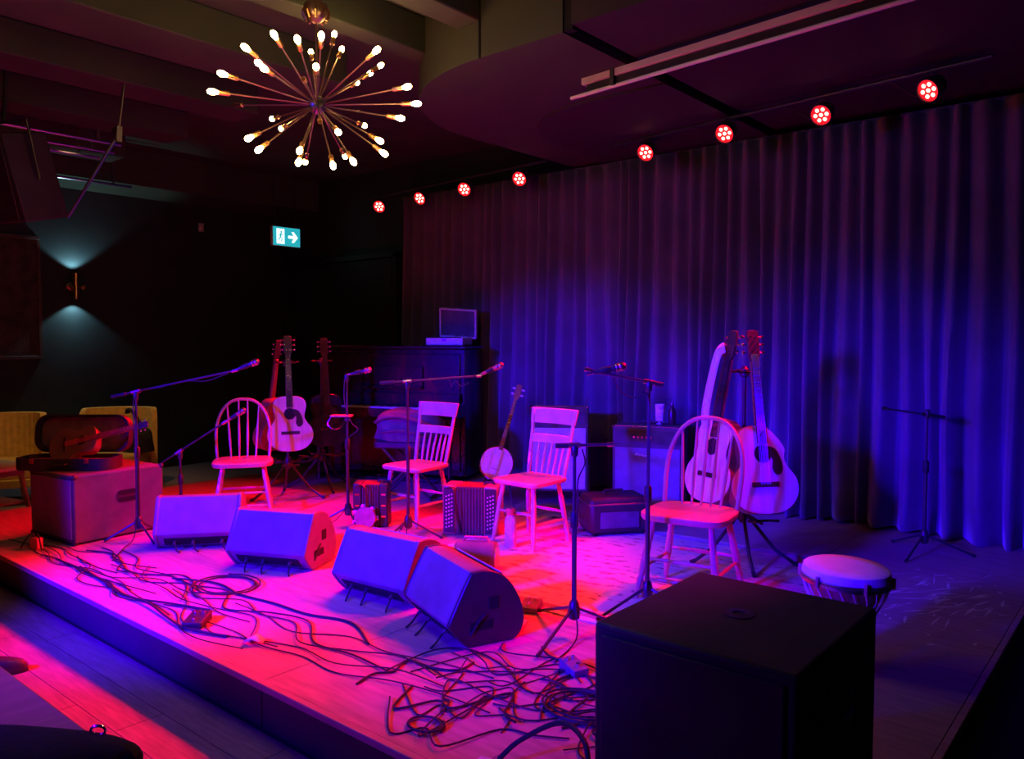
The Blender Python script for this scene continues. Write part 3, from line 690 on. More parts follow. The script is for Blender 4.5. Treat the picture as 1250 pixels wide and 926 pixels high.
cable([(-2.20, 3.15, 1.17), (-2.19, 3.16, 1.10), (-2.215, 3.14, 1.02), (-2.205, 3.12, .9), (-2.215, 3.115, .6), (-2.205, 3.11, .40), (-2.16, 3.05, S + .02), (-2.1, 2.8, S + .006)], 'cable wrapped down the short boom stand by the subwoofer')
mic_stand((-1.28, 5.86), 1.22, (-1.20, 5.92, 1.18), (-1.50, 5.70, 1.235), 'dark microphone stand by the curtain at the far right', .4)

# ================================================================== GUITARS
def guitar(loc, rot, label, top='spruce', back='mahogany', sc=1.0, guard=True, strap=None, cutaway=False, group='guitars on the hanging stands', name='acoustic_guitar'):
    t = thing(name, label, 'guitar', loc, rot, group, sc)
    half = [(0, 0), (.006, .075), (.03, .135), (.075, .180), (.135, .202), (.20, .190), (.255, .150), (.305, .127), (.355, .135), (.41, .146), (.46, .130), (.488, .085), (.495, .03)]
    h = sm2([(w_, z) for z, w_ in half], 3)
    right = list(h); left = [(-x, z) for x, z in reversed(h[1:])]
    if cutaway: right = [(x, z) if z < .36 else (max(.03, x * (1 - (z - .36) * 5.2)), z - .0 if x > .05 else z) for x, z in right]
    poly = right + left
    MB().prism(poly, -.05, .05).build('body', back, t, .006)
    sb = MB().prism([(x * .985, .248 + (z - .248) * .985) for x, z in poly], -.0535, -.049).build('soundboard', top, t)
    MB().prism([(.052 * math.cos(a), .335 + .052 * math.sin(a)) for a in [2 * PI * k / 24 for k in range(24)]], -.0545, -.053).build('rosette', 'rosewood', sb)
    MB().prism([(.045 * math.cos(a), .335 + .045 * math.sin(a)) for a in [2 * PI * k / 24 for k in range(24)]], -.0552, -.053).build('sound_hole', 'void_black', sb)
    MB().box((0, -.058, .165), (.16, .009, .028)).build('bridge', 'rosewood', sb, .003)
    if guard:
        MB().prism(sm2([(.03, .375), (.075, .36), (.105, .30), (.11, .24), (.075, .215), (.05, .25), (.055, .30), (.035, .335)], 3, True), -.0555, -.053).build('pickguard', 'pickguard', sb)
    nk = MB().prism([(-.028, .47), (.028, .47), (.022, .86), (-.022, .86)], -.052, -.028).build('neck', 'mahogany', t, .006)
    MB().prism([(-.029, .39), (.029, .39), (.0225, .86), (-.0225, .86)], -.060, -.052).build('fretboard', 'rosewood', nk)
    for k in range(14):
        z = .86 - .46 * (1 - 2 ** (-(k + 1) / 12)) / (1 - 2 ** (-15 / 12)) * .98
        MB().box((0, -.0605, z), (.046, .002, .0025)).build('fret', 'chrome', nk)
    hs = MB().prism([(-.022, .86), (.022, .86), (.036, .89), (.034, 1.03), (.012, 1.04), (0, 1.033), (-.012, 1.04), (-.034, 1.03), (-.036, .89)], -.053, -.036).build('headstock', 'rosewood', t, .002)
    for s_ in (-1, 1):
        for k in range(3):
            z = .91 + k * .045
            MB().cyl((s_ * .033, -.044, z), (s_ * .052, -.044, z), .0035, n=6).ell((s_ * .060, -.044, z), (.010, .006, .010), 8, 6).cyl((s_ * .018, -.053, z), (s_ * .018, -.066, z), .004, n=6).build('tuning_peg', 'chrome', hs)
    mb = MB()
    for k in range(6):
        u = (k - 2.5) / 2.5; mb.tube([(u * .026, -.064, .165), (u * .018, -.0625, .86), (u * .02, -.056, .90)], .0011, 4, False)
    mb.build('strings', 'chrome', t)
    if strap:
        P = smooth_pts(strap, 6); vs = []; fs = []
        for i, p in enumerate(P):
            tw = (P[min(i + 1, len(P) - 1)] - P[max(i - 1, 0)]).normalized(); sd = tw.cross(Vector((0, 1, 0))).normalized() * .034
            vs += [p - sd, p + sd]
        for i in range(len(P) - 1): fs.append((2 * i, 2 * i + 1, 2 * i + 3, 2 * i + 2))
        MB().add(vs, fs).build('strap', 'strap_cloth', t, solid=.003)
    return t
def hang_stand(loc, label, phis, out=.13, z0=S, low=.34):
    t = thing('guitar_stand', label, 'guitar stand', (loc[0], loc[1], z0), 0, 'tripod guitar stands')
    MB().cyl((0, 0, .30), (0, 0, 1.26), .013).build('pole', 'stand_black', t)
    MB().lathe([(.02, .26), (.03, .28), (.03, .36), (.018, .38)], 14).build('hub', 'stand_black', t)
    MB().lathe([(.016, 1.2), (.03, 1.21), (.03, 1.25), (.012, 1.27)], 14).build('top_collar', 'stand_black', t)
    for ph in phis:
        a = R(ph + 60); c, s_ = math.cos(a), math.sin(a)
        l = MB().tube([(.02 * c, .02 * s_, .32), (.20 * c, .20 * s_, .10), (.33 * c, .33 * s_, .014)], .0115, 8).build('leg', 'stand_black', t)
        MB().tube([(.315 * c, .315 * s_, .022), (.35 * c, .35 * s_, .012)], .014, 8).build('rubber_foot', 'rubber', l)
        a = R(ph); c, s_ = math.cos(a), math.sin(a); e = Vector((c, s_, 0)); n_ = Vector((-s_, c, 0)); o = Vector((0, 0, 1))
        MB().tube([o * 1.235, e * .05 + o * 1.235 + n_ * .0], .009, 8).tube([e * .10 + o * 1.245 + n_ * .042, e * .05 + o * 1.235 + n_ * .042, e * .05 + o * 1.235 - n_ * .042, e * .10 + o * 1.245 - n_ * .042], .007, 8).build('neck_hook', 'rubber', t)
        MB().tube([o * .33, e * (out + .02) + o * .31], .009, 8).tube([e * (out + .09) + o * .34 + n_ * .07, e * (out - .02) + o * .318 + n_ * .07, e * (out - .02) + o * .318 - n_ * .07, e * (out + .09) + o * .34 - n_ * .07], .008, 8).build('body_rest', 'rubber', t)
    return t
def on_stand(loc, ph, label, sc=1.0, z0=S, out=.13, zz=.325, tilt=-8, roll=0, **k):
    a = R(ph); d_ = out + .035
    return guitar((loc[0] + math.cos(a) * d_, loc[1] + math.sin(a) * d_, z0 + zz), (R(tilt), R(roll), a + PI / 2), label, sc=sc, **k)
LS = (-6.22, 4.22)
hang_stand(LS, 'tripod guitar stand at the left, between the bow back chair and piano', (-28, 92, 196), .17, z0=S)
on_stand(LS, -28, 'acoustic guitar facing the audience on the left stand', 1.0, zz=.45, out=.17, tilt=-9)
on_stand(LS, 196, 'dark red guitar at the back of the left stand, mostly hidden', .98, top='mahogany', zz=.43, out=.17, tilt=-9)
LS2 = (-6.38, 4.72)
hang_stand(LS2, 'dark tripod guitar stand beside the piano end', (40, 160, 280), .15, z0=S)
on_stand(LS2, -20, 'dark bodied guitar hanging between the left guitar and the piano', 1.0, top='piano_black', back='piano_black', zz=.43, out=.15, tilt=-8)
RS = (-2.13, 4.86)
hang_stand(RS, 'tripod guitar stand at the right behind the bow back chair', (-114, -40, -192), .24, z0=S + .008)
on_stand(RS, -114, 'pale acoustic guitar facing forward on the right stand, a broad strap over its neck', 1.06, z0=S + .008, zz=.41, out=.24, tilt=-12, top='spruce_pale', guard=False,
         strap=[(-.02, -.075, .93), (-.06, -.08, .90), (-.085, -.075, .78), (-.10, -.07, .64), (-.10, -.066, .52), (-.07, -.064, .44)])
on_stand(RS, -40, 'pale cutaway guitar with a dark pickguard on the right of the right stand', 1.10, z0=S + .008, zz=.37, out=.24, tilt=-12, top='spruce_pale', cutaway=True)
on_stand(RS, -192, 'red brown guitar seen edge on at the left of the right stand', 1.02, z0=S + .008, zz=.42, out=.24, tilt=-12, top='mahogany')

# banjo on a small stand
t = thing('banjo', 'small banjo leaning on the amplifiers side behind the accordion', 'banjo', (-4.52, 5.12, S + .24), (R(-16), R(15), R(32)))
MB().lathe([(.135, -.03), (.145, -.028), (.145, .028), (.135, .032)], 28, Matrix.Translation((0, 0, .14)) @ Matrix.Rotation(PI / 2, 4, 'X')).build('pot', 'chair_wood', t)
MB().lathe([(.140, 0), (.140, .006), (.001, .007)], 28, Matrix.Translation((0, -.030, .14)) @ Matrix.Rotation(PI / 2, 4, 'X')).build('drum_head', 'skin_head', t)
hp = MB()
hp.tube([(.145 * math.cos(2 * PI * k / 28), -.034, .14 + .145 * math.sin(2 * PI * k / 28)) for k in range(29)], .006, 6).build('tension_hoop', 'chrome', t)
for k in range(16):
    a = 2 * PI * k / 16; MB().cyl((.153 * math.cos(a), -.03, .14 + .153 * math.sin(a)), (.153 * math.cos(a), .03, .14 + .153 * math.sin(a)), .004, n=6).build('tension_hook', 'chrome', t)
nk = MB().prism([(-.019, .26), (.019, .26), (.014, .72), (-.014, .72)], -.045, -.015).build('neck', 'mahogany', t, .004)
for k in range(12): MB().box((0, -.046, .30 + k * .035), (.034, .003, .003)).build('fret', 'chrome', nk)
hs = MB().prism([(-.014, .72), (.014, .72), (.03, .76), (.02, .86), (-.02, .86), (-.03, .76)], -.042, -.024).build('headstock', 'mahogany', t, .003)
for s_ in (-1, 1):
    for k in range(2): MB().ell((s_ * .042, -.033, .77 + k * .05), (.016, .006, .009), 8, 6).build('tuning_peg', 'ivory', hs)
MB().box((0, -.042, .09), (.06, .01, .008)).build('bridge', 'chair_wood', t)
t = thing('banjo_stand', 'low folding stand under the banjo', 'instrument stand', (-4.50, 5.16, S), R(32))
for s_ in (-1, 1):
    MB().tube([(s_ * .16, -.10, .008), (s_ * .06, .05, .40)], .008, 8).build('leg', 'stand_black', t)
    MB().tube([(s_ * .08, .03, .22), (s_ * .08, -.13, .20), (s_ * .08, -.14, .24)], .008, 8).build('cradle_arm', 'rubber', t)
MB().tube([(0, .24, .008), (0, .05, .40)], .008, 8).build('leg', 'stand_black', t)
MB().tube([(-.09, .03, .22), (.09, .03, .22)], .007, 8).build('cross_bar', 'stand_black', t)

# ================================================================== ACCORDIONS AND SMALL INSTRUMENTS
def accordion(loc, rz, wdt, dep, hgt, label, fold=12, buttons=True, shell='pearl'):
    t = thing('accordion', label, 'accordion', loc, rz, 'accordions on stage')
    e = wdt * .25
    for s_ in (-1, 1):
        en = MB().box((s_ * (wdt / 2 - e / 2), 0, hgt / 2), (e, dep, hgt)).build('end_case', shell, t, .012)
        MB().box((s_ * (wdt / 2 - e / 2), -dep / 2 - .002, hgt / 2), (e * .8, .006, hgt * .9)).build('face_plate', 'black_plastic', en, .003)
        if buttons:
            for i in range(3):
                for j in range(9):
                    x = s_ * (wdt / 2 - e / 2) + (i - 1) * e * .2; z = hgt * (.16 + .078 * j + .02 * i)
                    MB().cyl((x, -dep / 2 - .004, z), (x, -dep / 2 - .011, z), .006, n=8).build('button', 'ivory', en)
        else:
            for k in range(3): MB().box((s_ * (wdt / 2 - e / 2), -dep / 2 - .005, hgt * (.25 + .25 * k)), (e * .5, .006, .012)).build('grille_slot', 'chrome', en)
    vs = []; fs = []; x0 = -wdt / 2 + e; n = fold * 2
    for i in range(n + 1):
        x = x0 + (wdt - 2 * e) * i / n; k = .0 if i % 2 else .012
        for y, z in ((-dep / 2 + k, k), (dep / 2 - k, k), (dep / 2 - k, hgt - k), (-dep / 2 + k, hgt - k)): vs.append((x, y, z))
    for i in range(n):
        for q in range(4): fs.append((i * 4 + q, i * 4 + (q + 1) % 4, i * 4 + 4 + (q + 1) % 4, i * 4 + 4 + q))
    MB().add(vs, fs).build('bellows', 'bellows', t, ang=10)
    P = smooth_pts([(-wdt / 2 + .03, -dep / 2 - .0, hgt - .02), (-wdt / 2 + .10, -dep / 2 - .035, hgt * .95), (-wdt / 2 + .12, -dep / 2 - .04, hgt * .5), (-wdt / 2 + .15, -dep / 2 - .01, .03)], 6)
    MB().tube(P, .016, 8, flat=.3).build('strap', 'leather_black', t)
    MB().tube([(wdt / 2 - e - .02, 0, hgt - .004), (wdt / 2 - e - .01, 0, hgt + .014), (wdt / 2 - e + .05, 0, hgt + .014), (wdt / 2 - e + .06, 0, hgt - .004)], .007, 8).build('handle', 'leather_black', t)
    return t
accordion((-4.02, 4.34, S), R(28), .42, .21, .37, 'button accordion standing on the floor between the two kitchen chairs', 9)
accordion((-4.80, 4.02, S), R(40), .27, .18, .34, 'small black accordion behind the monitors below the straight microphone stand', 7, False, 'black_plastic')
t = thing('tambourine', 'small round tambourine leaning on the small accordion', 'tambourine', (-4.735, 3.895, S + .085), (R(78), 0, R(35)))
MB().lathe([(.075, -.02), (.082, -.02), (.082, .02), (.075, .02), (.0745, .012), (.0745, -.012)], 24).build('hoop', 'pearl', t)
MB().lathe([(.076, .017), (.076, .0195), (.001, .0195)], 24).build('skin', 'pearl', t)
for k in range(7):
    a = 2 * PI * k / 7; MB().lathe([(.001, -.004), (.02, -.001), (.02, .001), (.001, .004)], 12, Matrix.Translation((.086 * math.cos(a), .086 * math.sin(a), 0))).build('jingle', 'brass', t)
t = thing('water_bottle', 'blue lit metal bottle with a red cap behind the middle chair legs', 'bottle', (-3.52, 4.08 + .1, S + .008))
MB().lathe([(.036, 0), (.040, .008), (.040, .18), (.034, .205), (.024, .22), (.023, .235)], 20).build('body', 'strap_cloth', t)
MB().lathe([(.030, .228), (.031, .232), (.031, .268), (.027, .274)], 18).build('cap', 'red_plastic', t)
t = thing('small_speaker', 'small barrel shaped speaker behind the right wedge monitors', 'speaker', (-3.33, 3.62, S + .0), R(30))
qx = Matrix.Translation((0, 0, .098)) @ Matrix.Rotation(PI / 2, 4, 'Y')
MB().lathe([(.075, -.13), (.090, -.122), (.095, -.10), (.095, .10), (.090, .122), (.082, .13)], 24, qx).build('body', 'cabinet_carpet', t)
for s_ in (-1, 1): MB().lathe([(.080, .127), (.080, .134), (.03, .138), (.001, .138)], 22, qx @ Matrix.Scale(s_, 4, (0, 0, 1))).build('grille', 'steel', t)
MB().box((0, 0, .008), (.16, .10, .016)).build('foot', 'rubber', t, .003)
MB().tube([(-.08, 0, .19), (-.07, 0, .215), (.07, 0, .215), (.08, 0, .19)], .008, 8).build('handle', 'red_plastic', t)

# hand drum
t = thing('hand_drum', 'hand drum with a pale skin head behind the subwoofer', 'drum', (-1.11, 3.60, S + .002), (R(0), R(2), 0))
MB().lathe([(.13, 0), (.135, .02), (.105, .10), (.095, .16), (.115, .24), (.150, .34), (.172, .42), (.172, .435)], 32).build('shell', 'drum_shell', t)
for k in range(22):
    a = 2 * PI * k / 22; c, s_ = math.cos(a), math.sin(a); a2 = a + PI / 22
    MB().tube([(.187 * c, .187 * s_, .40), (.166 * math.cos(a2), .166 * math.sin(a2), .335), (.126 * c, .126 * s_, .245)], .0032, 5).build('rope', 'ivory', t)
MB().lathe([(.178, .385), (.190, .385), (.190, .40), (.178, .40)], 32).build('lower_ring', 'steel', t)
MB().lathe([(.176, .40), (.184, .403), (.186, .42), (.180, .445), (.170, .452), (.10, .453), (.001, .453)], 32).build('drum_head', 'skin_head', t)
MB().tube([(.187 * math.cos(2 * PI * k / 32), .187 * math.sin(2 * PI * k / 32), .408) for k in range(33)], .005, 6).build('upper_ring', 'steel', t)
for k in range(6):
    a = 2 * PI * k / 6 + .2; MB().box((.193 * math.cos(a), .193 * math.sin(a), .405), (.014, .014, .05)).build('lug', 'steel', t, .002)

# ================================================================== PIANO CORNER
t = thing('upright_piano', 'black upright piano at the back left of the stage', 'piano', (-6.24, 5.47, S), R(20))
Wp = 1.62
MB().box((0, .30, .70), (Wp, .42, 1.30)).build('case', 'piano_black', t, .008)
MB().box((0, .28, 1.368), (Wp + .05, .50, .03)).build('lid', 'piano_black', t, .006)
MB().box((0, .082, 1.05), (Wp - .10, .02, .50)).build('upper_panel', 'piano_black', t, .008)
MB().box((0, .082, .38), (Wp - .10, .02, .56)).build('lower_panel', 'piano_black', t, .008)
MB().box((0, -.06, .69), (Wp, .32, .05)).build('key_bed', 'piano_black', t, .006)
MB().box((0, .055, .83), (Wp - .08, .04, .14)).build('fallboard', 'piano_black', t, .006)
MB().box((0, -.215, .725), (Wp, .03, .06)).build('key_slip', 'piano_black', t, .004)
for s_ in (-1, 1):
    MB().box((s_ * (Wp / 2 - .04), -.06, .755), (.08, .32, .09)).build('key_block', 'piano_black', t, .008)
    MB().tube([(s_ * (Wp / 2 - .06), -.17, .665), (s_ * (Wp / 2 - .06), -.17, .55), (s_ * (Wp / 2 - .06), -.17, .3), (s_ * (Wp / 2 - .06), -.17, .05), (s_ * (Wp / 2 - .06), -.17, 0)], [.04, .036, .026, .022, .035], 12).build('leg', 'piano_black', t)
kb = MB().box((0, -.06, .735), (Wp - .2, .26, .02)).build('key_frame', 'rosewood', t)
mb = MB(); nW = 52; kw = (Wp - .2) / nW
for k in range(nW): mb.box((-(Wp - .2) / 2 + kw * (k + .5), -.115, .757), (kw - .0014, .15, .022))
mb.build('white_keys', 'ivory', kb)
mb = MB()
for k in range(nW - 1):
    if (k + 5) % 7 in (2, 6): continue
    mb.box((-(Wp - .2) / 2 + kw * (k + 1), -.075, .773), (.011, .09, .014))
mb.build('black_keys', 'piano_black', kb)
for k in range(3): MB().box((-.08 + .08 * k, -.0, .05), (.03, .20, .012)).build('pedal', 'brass', t, .004)
MB().box((0, .0, .02), (Wp, .2, .03)).build('toe_rail', 'piano_black', t, .004)
MB().box((0, .02, .955), (.7, .03, .02)).box((0, .055, 1.06), (.7, .015, .22)).build('music_rest', 'piano_black', t, .003)

t = thing('record_player', 'open portable record player with raised lid on top of the piano', 'record player', (-5.80, 5.90, S + 1.383), R(24))
MB().box((0, 0, .045), (.40, .30, .075)).build('base', 'strap_cloth', t, .008)
MB().lathe([(.001, .083), (.125, .083), (.125, .093), (.001, .094)], 24).build('platter', 'rubber', t)
MB().tube([(.15, .1, .10), (.14, -.02, .105), (.09, -.07, .10)], .005, 6).build('tone_arm', 'chrome', t)
MB().box((0, -.153, .06), (.05, .01, .025)).build('latch', 'chrome', t, .002)
q = Matrix.Translation((.04, .15, .083)) @ Matrix.Rotation(R(12), 4, 'X') @ Matrix.Rotation(R(4), 4, 'Y')
ld = MB().box((0, .035, .15), (.40, .012, .29), q).build('lid', 'cloth_dark', t, .004)
for x, z, sx, sz in ((0, .298, .40, .014), (0, .007, .40, .014), (-.195, .15, .014, .29), (.195, .15, .014, .29)):
    MB().box((x, .02, z), (sx, .05, sz), q).build('lid_rim', 'strap_cloth', ld, .002)
MB().tube([(-.03, .035, .30), (-.02, .035, .32), (.02, .035, .32), (.03, .035, .30)], .005, 6, M=q).build('handle', 'chrome', t)

t = thing('piano_stool', 'black cross legged piano stool in front of the piano', 'stool', (-5.42, 4.98, S), R(30))
for s_ in (-1, 1):
    MB().tube([(-.24, s_ * .15, .012), (.20, s_ * .15, .46)], .014, 8).tube([(.24, s_ * .15, .012), (-.20, s_ * .15, .46)], .014, 8).build('cross_leg', 'stand_black', t)
for x in (-.24, .24): MB().tube([(x, -.18, .014), (x, .18, .014)], .014, 8).build('foot_bar', 'stand_black', t)
MB().prism(rrect(.29, .18, .05, 4), .46, .53, 'z').build('cushion', 'leather_black', t, .015)
def lump(name, label, cat, loc, rz, sx, sy, sz, mat_, seed, amp_=.25):
    r0 = random.Random(seed); t = thing(name, label, cat, loc, rz); vs = []; fs = []; nu, nv = 26, 12
    ks = [(r0.uniform(1, 4), r0.uniform(2, 6), r0.uniform(0, 6), r0.uniform(.3, 1)) for _ in range(7)]
    for i in range(nv + 1):
        th = PI / 2 * i / nv
        for k in range(nu):
            a = 2 * PI * k / nu
            f = 1 + amp_ * .25 * sum(w_ * math.sin(p * a + q_ * th + c_) for p, q_, c_, w_ in ks) * (.4 + .6 * math.cos(th))
            rr = math.cos(th) ** .55 if th < PI / 2 - 1e-6 else .02
            vs.append((sx * rr * f * math.cos(a), sy * rr * f * math.sin(a), max(0, sz * math.sin(th) ** .8 * (1 + .5 * (f - 1)))))
    for i in range(nv):
        for k in range(nu):
            k2 = (k + 1) % nu; fs.append((i * nu + k, i * nu + k2, (i + 1) * nu + k2, (i + 1) * nu + k))
    fs.append(tuple(reversed(range(nu)))); fs.append(tuple(nv * nu + k for k in range(nu)))
    MB().add(vs, fs).build('body', mat_, t, ang=60)
    return t
t = lump('folded_jacket', 'dark folded jacket heaped on the piano stool', 'jacket', (-5.42, 4.98, S + .532), R(30), .33, .20, .27, 'cloth_dark', 4, .35)
MB().tube(smooth_pts([(-.28, -.10, .16), (-.12, -.19, .22), (.10, -.2, .20), (.28, -.10, .12)], 6), [.03] * 19, 8, flat=.5).build('sleeve', 'cloth_dark', t)
MB().tube(smooth_pts([(-.2, -.18, .08), (-.02, -.235, .10), (.2, -.17, .05)], 6), [.022] * 13, 8, flat=.5).build('collar', 'cloth_dark', t)

# ================================================================== LEFT CORNER: CASE, TABLE, ARMCHAIRS
# open case on the speaker cabinet
CT = S + .49
t = thing('open_instrument_case', 'open black instrument case with its lid up on the left speaker cabinet', 'case', (-6.33, 2.40, CT + .003), R(40))
out = rrect(.36, .145, .10, 6)
def shell(z0, z1, name, m, M=None):
    n = len(out); inn = [(x * .95, y * .9) for x, y in out]
    vs = [(x, y, z0) for x, y in out] + [(x, y, z1) for x, y in out] + [(x, y, z1) for x, y in inn] + [(x, y, z0 + .012) for x, y in inn]
    fs = [tuple(reversed(range(n)))] + [(l * n + i, l * n + (i + 1) % n, (l + 1) * n + (i + 1) % n, (l + 1) * n + i) for l in range(3) for i in range(n)] + [tuple(3 * n + i for i in range(n))]
    return MB().add(vs, fs, M).build(name, m, t)
shell(0, .085, 'lower_shell', 'leather_black')
MB().prism([(x * .94, y * .88) for x, y in out], .014, .055, 'z').build('lining', 'case_lining', t, .01)
lid = shell(.0, .075, 'lid', 'leather_black', Matrix.Translation((0, .150, .090)) @ Matrix.Rotation(R(82), 4, 'X') @ Matrix.Translation((0, .148, -.075)))
MB().prism([(x * .93, y * .87) for x, y in out], -.060, -.052, 'z', Matrix.Translation((0, .150, .090)) @ Matrix.Rotation(R(82), 4, 'X') @ Matrix.Translation((0, .148, 0))).build('lid_lining', 'case_lining', t)
for x in (-.2, .2): MB().box((x, -.150, .07), (.03, .012, .035)).build('latch', 'brass', t, .002)
MB().tube([(-.06, -.146, .05), (-.05, -.165, .045), (.05, -.165, .045), (.06, -.146, .05)], .008, 8).build('handle', 'leather_black', t)
# small instrument lying in the case, head out to the right
g = guitar((0, 0, 0), 0, 'small red lit guitar lying in the open case with its head sticking out', 'mahogany', 'mahogany', .72, False, None, False, 'small instruments', 'travel_guitar')
ax = Vector((.70, .64, .24)).normalized(); fr = Vector((.45, -.75, .5)); fr = (fr - ax * fr.dot(ax)).normalized(); sx_ = (-fr).cross(ax)
g.rotation_euler = Matrix((sx_, -fr, ax)).transposed().to_euler(); g.location = (-6.44, 2.32, CT + .13)

t = thing('side_table', 'small pale topped wooden table left of the speaker cabinet', 'table', (-8.30, 2.36, F), R(10))
MB().prism(rrect(.36, .36, .08, 5), .47, .50, 'z').build('top', 'table_top', t, .006)
MB().box((0, 0, .44), (.54, .54, .06)).build('apron', 'table_brown', t, .004)
for sx in (-1, 1):
    for sy in (-1, 1): MB().tube([(sx * .24, sy * .24, .47), (sx * .30, sy * .30, 0)], [.026, .016], 10).build('leg', 'table_brown', t)
MB().box((0, 0, .16), (.54, .54, .018)).build('lower_shelf', 'table_brown', t, .003)
def armchair(loc, rz, label):
    t = thing('armchair', label, 'armchair', loc, rz, 'mustard armchairs by the left wall')
    MB().prism(rrect(.33, .31, .10, 5), .26, .42, 'z').build('seat_cushion', 'mustard', t, .03)
    MB().prism(rrect(.36, .34, .12, 5), .18, .262, 'z').build('base', 'mustard', t, .01)
    n = 16                                              # channelled, gently wrapped back
    def row(off, zt, zb):
        pts = []
        for i in range(n * 4 + 1):
            u = i / (n * 4); a = R(8) + R(164) * u
            ch = .007 * abs(math.sin(PI * n * u)); rad = off + (ch if off < .37 else 0)
            x = math.cos(a) * rad * 1.06; y = .04 + math.sin(a) * rad * .80
            e = min(u, 1 - u); h = .88 - .16 * max(0, 1 - e / .10) ** 2
            pts.append((x, y + (.07 if zt else 0), h if zt else zb))
        return pts
    A = [row(.34, False, .25), row(.335, True, 0), row(.40, True, 0), row(.41, False, .2)]
    m_ = len(A[0]); vs = [p for r_ in A for p in r_]; fs = []
    for l in range(3):
        for i in range(m_ - 1): fs.append((l * m_ + i, l * m_ + i + 1, (l + 1) * m_ + i + 1, (l + 1) * m_ + i))
    for i in range(m_ - 1): fs.append((3 * m_ + i, 3 * m_ + i + 1, i + 1, i))
    for e in (0, m_ - 1): fs.append((e, m_ + e, 2 * m_ + e, 3 * m_ + e))
    MB().add(vs, fs).build('channel_back', 'mustard', t, .012, ang=50)
    for sx in (-1, 1):
        for sy in (-1, 1): MB().tube([(sx * .22, sy * .22, .20), (sx * .27, sy * .27, 0)], [.022, .013], 10).build('leg', 'table_brown', t)
    return t
armchair((-9.15, 2.80, F), R(62), 'mustard armchair at the left edge behind the side table')
armchair((-8.98, 3.86, F), R(50), 'mustard armchair behind the left microphone stand with a black bag on it')
t = lump('black_bag', 'black bag slumped on the mustard armchair by the left chair', 'bag', (-8.72, 4.02, F + .425), R(40), .16, .15, .26, 'cloth_black', 9, .3)
MB().tube(smooth_pts([(-.12, 0, .2), (-.20, -.03, .34), (-.26, -.02, .36), (-.30, 0, .33)], 5), .03, 8, flat=.6).build('strap', 'cloth_black', t)
MB().tube(smooth_pts([(.02, 0, .26), (-.04, -.02, .42), (-.10, -.02, .46), (-.12, 0, .42)], 5), .03, 8, flat=.6).build('strap', 'cloth_black', t)
# added warm spot with an invented fixture, brightens the armchairs
t = thing('added_downlight', 'added warm downlight that brightens the armchairs', 'downlight', (-8.05, 3.2, H - .002))
MB().lathe([(.06, -.012), (.065, -.01), (.065, 0), (.05, 0)], 20).build('bezel', 'bronze', t)
spot('armchair_fill', (0, 0, -.03), (-.9, .35, -3.4), (1, .62, .26), 95, 50, .9, .05, t)

# ================================================================== AUDIENCE EDGE
t = thing('audience_table', 'pale brown table corner at the lower left of the frame', 'table', (-2.25, .38, F))
MB().prism(rrect(.72, .37, .12, 6), .712, .74, 'z').build('top', 'table_tan', t, .005)
MB().box((0, 0, .67), (1.1, .5, .08)).build('apron', 'table_brown', t, .004)
for sx in (-1, 1):
    for sy in (-1, 1): MB().tube([(sx * .54, sy * .24, .71), (sx * .58, sy * .28, 0)], [.028, .018], 10).build('leg', 'table_brown', t)
t = lump('black_coat', 'black coat bundled on the table corner at the bottom left', 'coat', (-1.83, .555, F + .742), R(38), .27, .12, .085, 'cloth_black', 21, .16)
MB().tube([(.16 + .016 * math.cos(2 * PI * k / 16), .06, .075 + .010 * math.sin(2 * PI * k / 16)) for k in range(17)], .003, 6).build('buckle', 'chrome', t)
t = thing('black_shoe', 'black shoe with a pointed toe on the red lit floor at left', 'shoe', (-4.43, 1.29, F), R(58))
shp = sm2([(.16, 0), (.13, .035), (.05, .048), (-.05, .036), (-.12, .032), (-.15, 0), (-.12, -.032), (-.05, -.03), (.05, -.042), (.12, -.03)], 4, True)
MB().prism(shp, 0, .016, 'z').build('sole', 'rubber', t)
n = len(shp); lv = [(.016, 1), (.04, .98), (.06, .86), (.075, .6)]
vs = []
for z, k in lv:
    for x, y in shp: vs.append((x * (k if x > 0 else 1 - (1 - k) * .2) - .0, y * k, z + (.05 * max(0, -x * 6) if k < .9 else 0)))
fs = [(l * n + i, l * n + (i + 1) % n, (l + 1) * n + (i + 1) % n, (l + 1) * n + i) for l in range(3) for i in range(n)] + [tuple(3 * n + i for i in range(n))]
MB().add(vs, fs).build('upper', 'leather_black', t, ang=60)
MB().tube([(.02, -.02, .075), (.0, .0, .085), (.02, .02, .075)], .004, 5).tube([(-.01, -.022, .085), (-.03, 0, .095), (-.01, .022, .085)], .004, 5).build('laces', 'cloth_black', t)

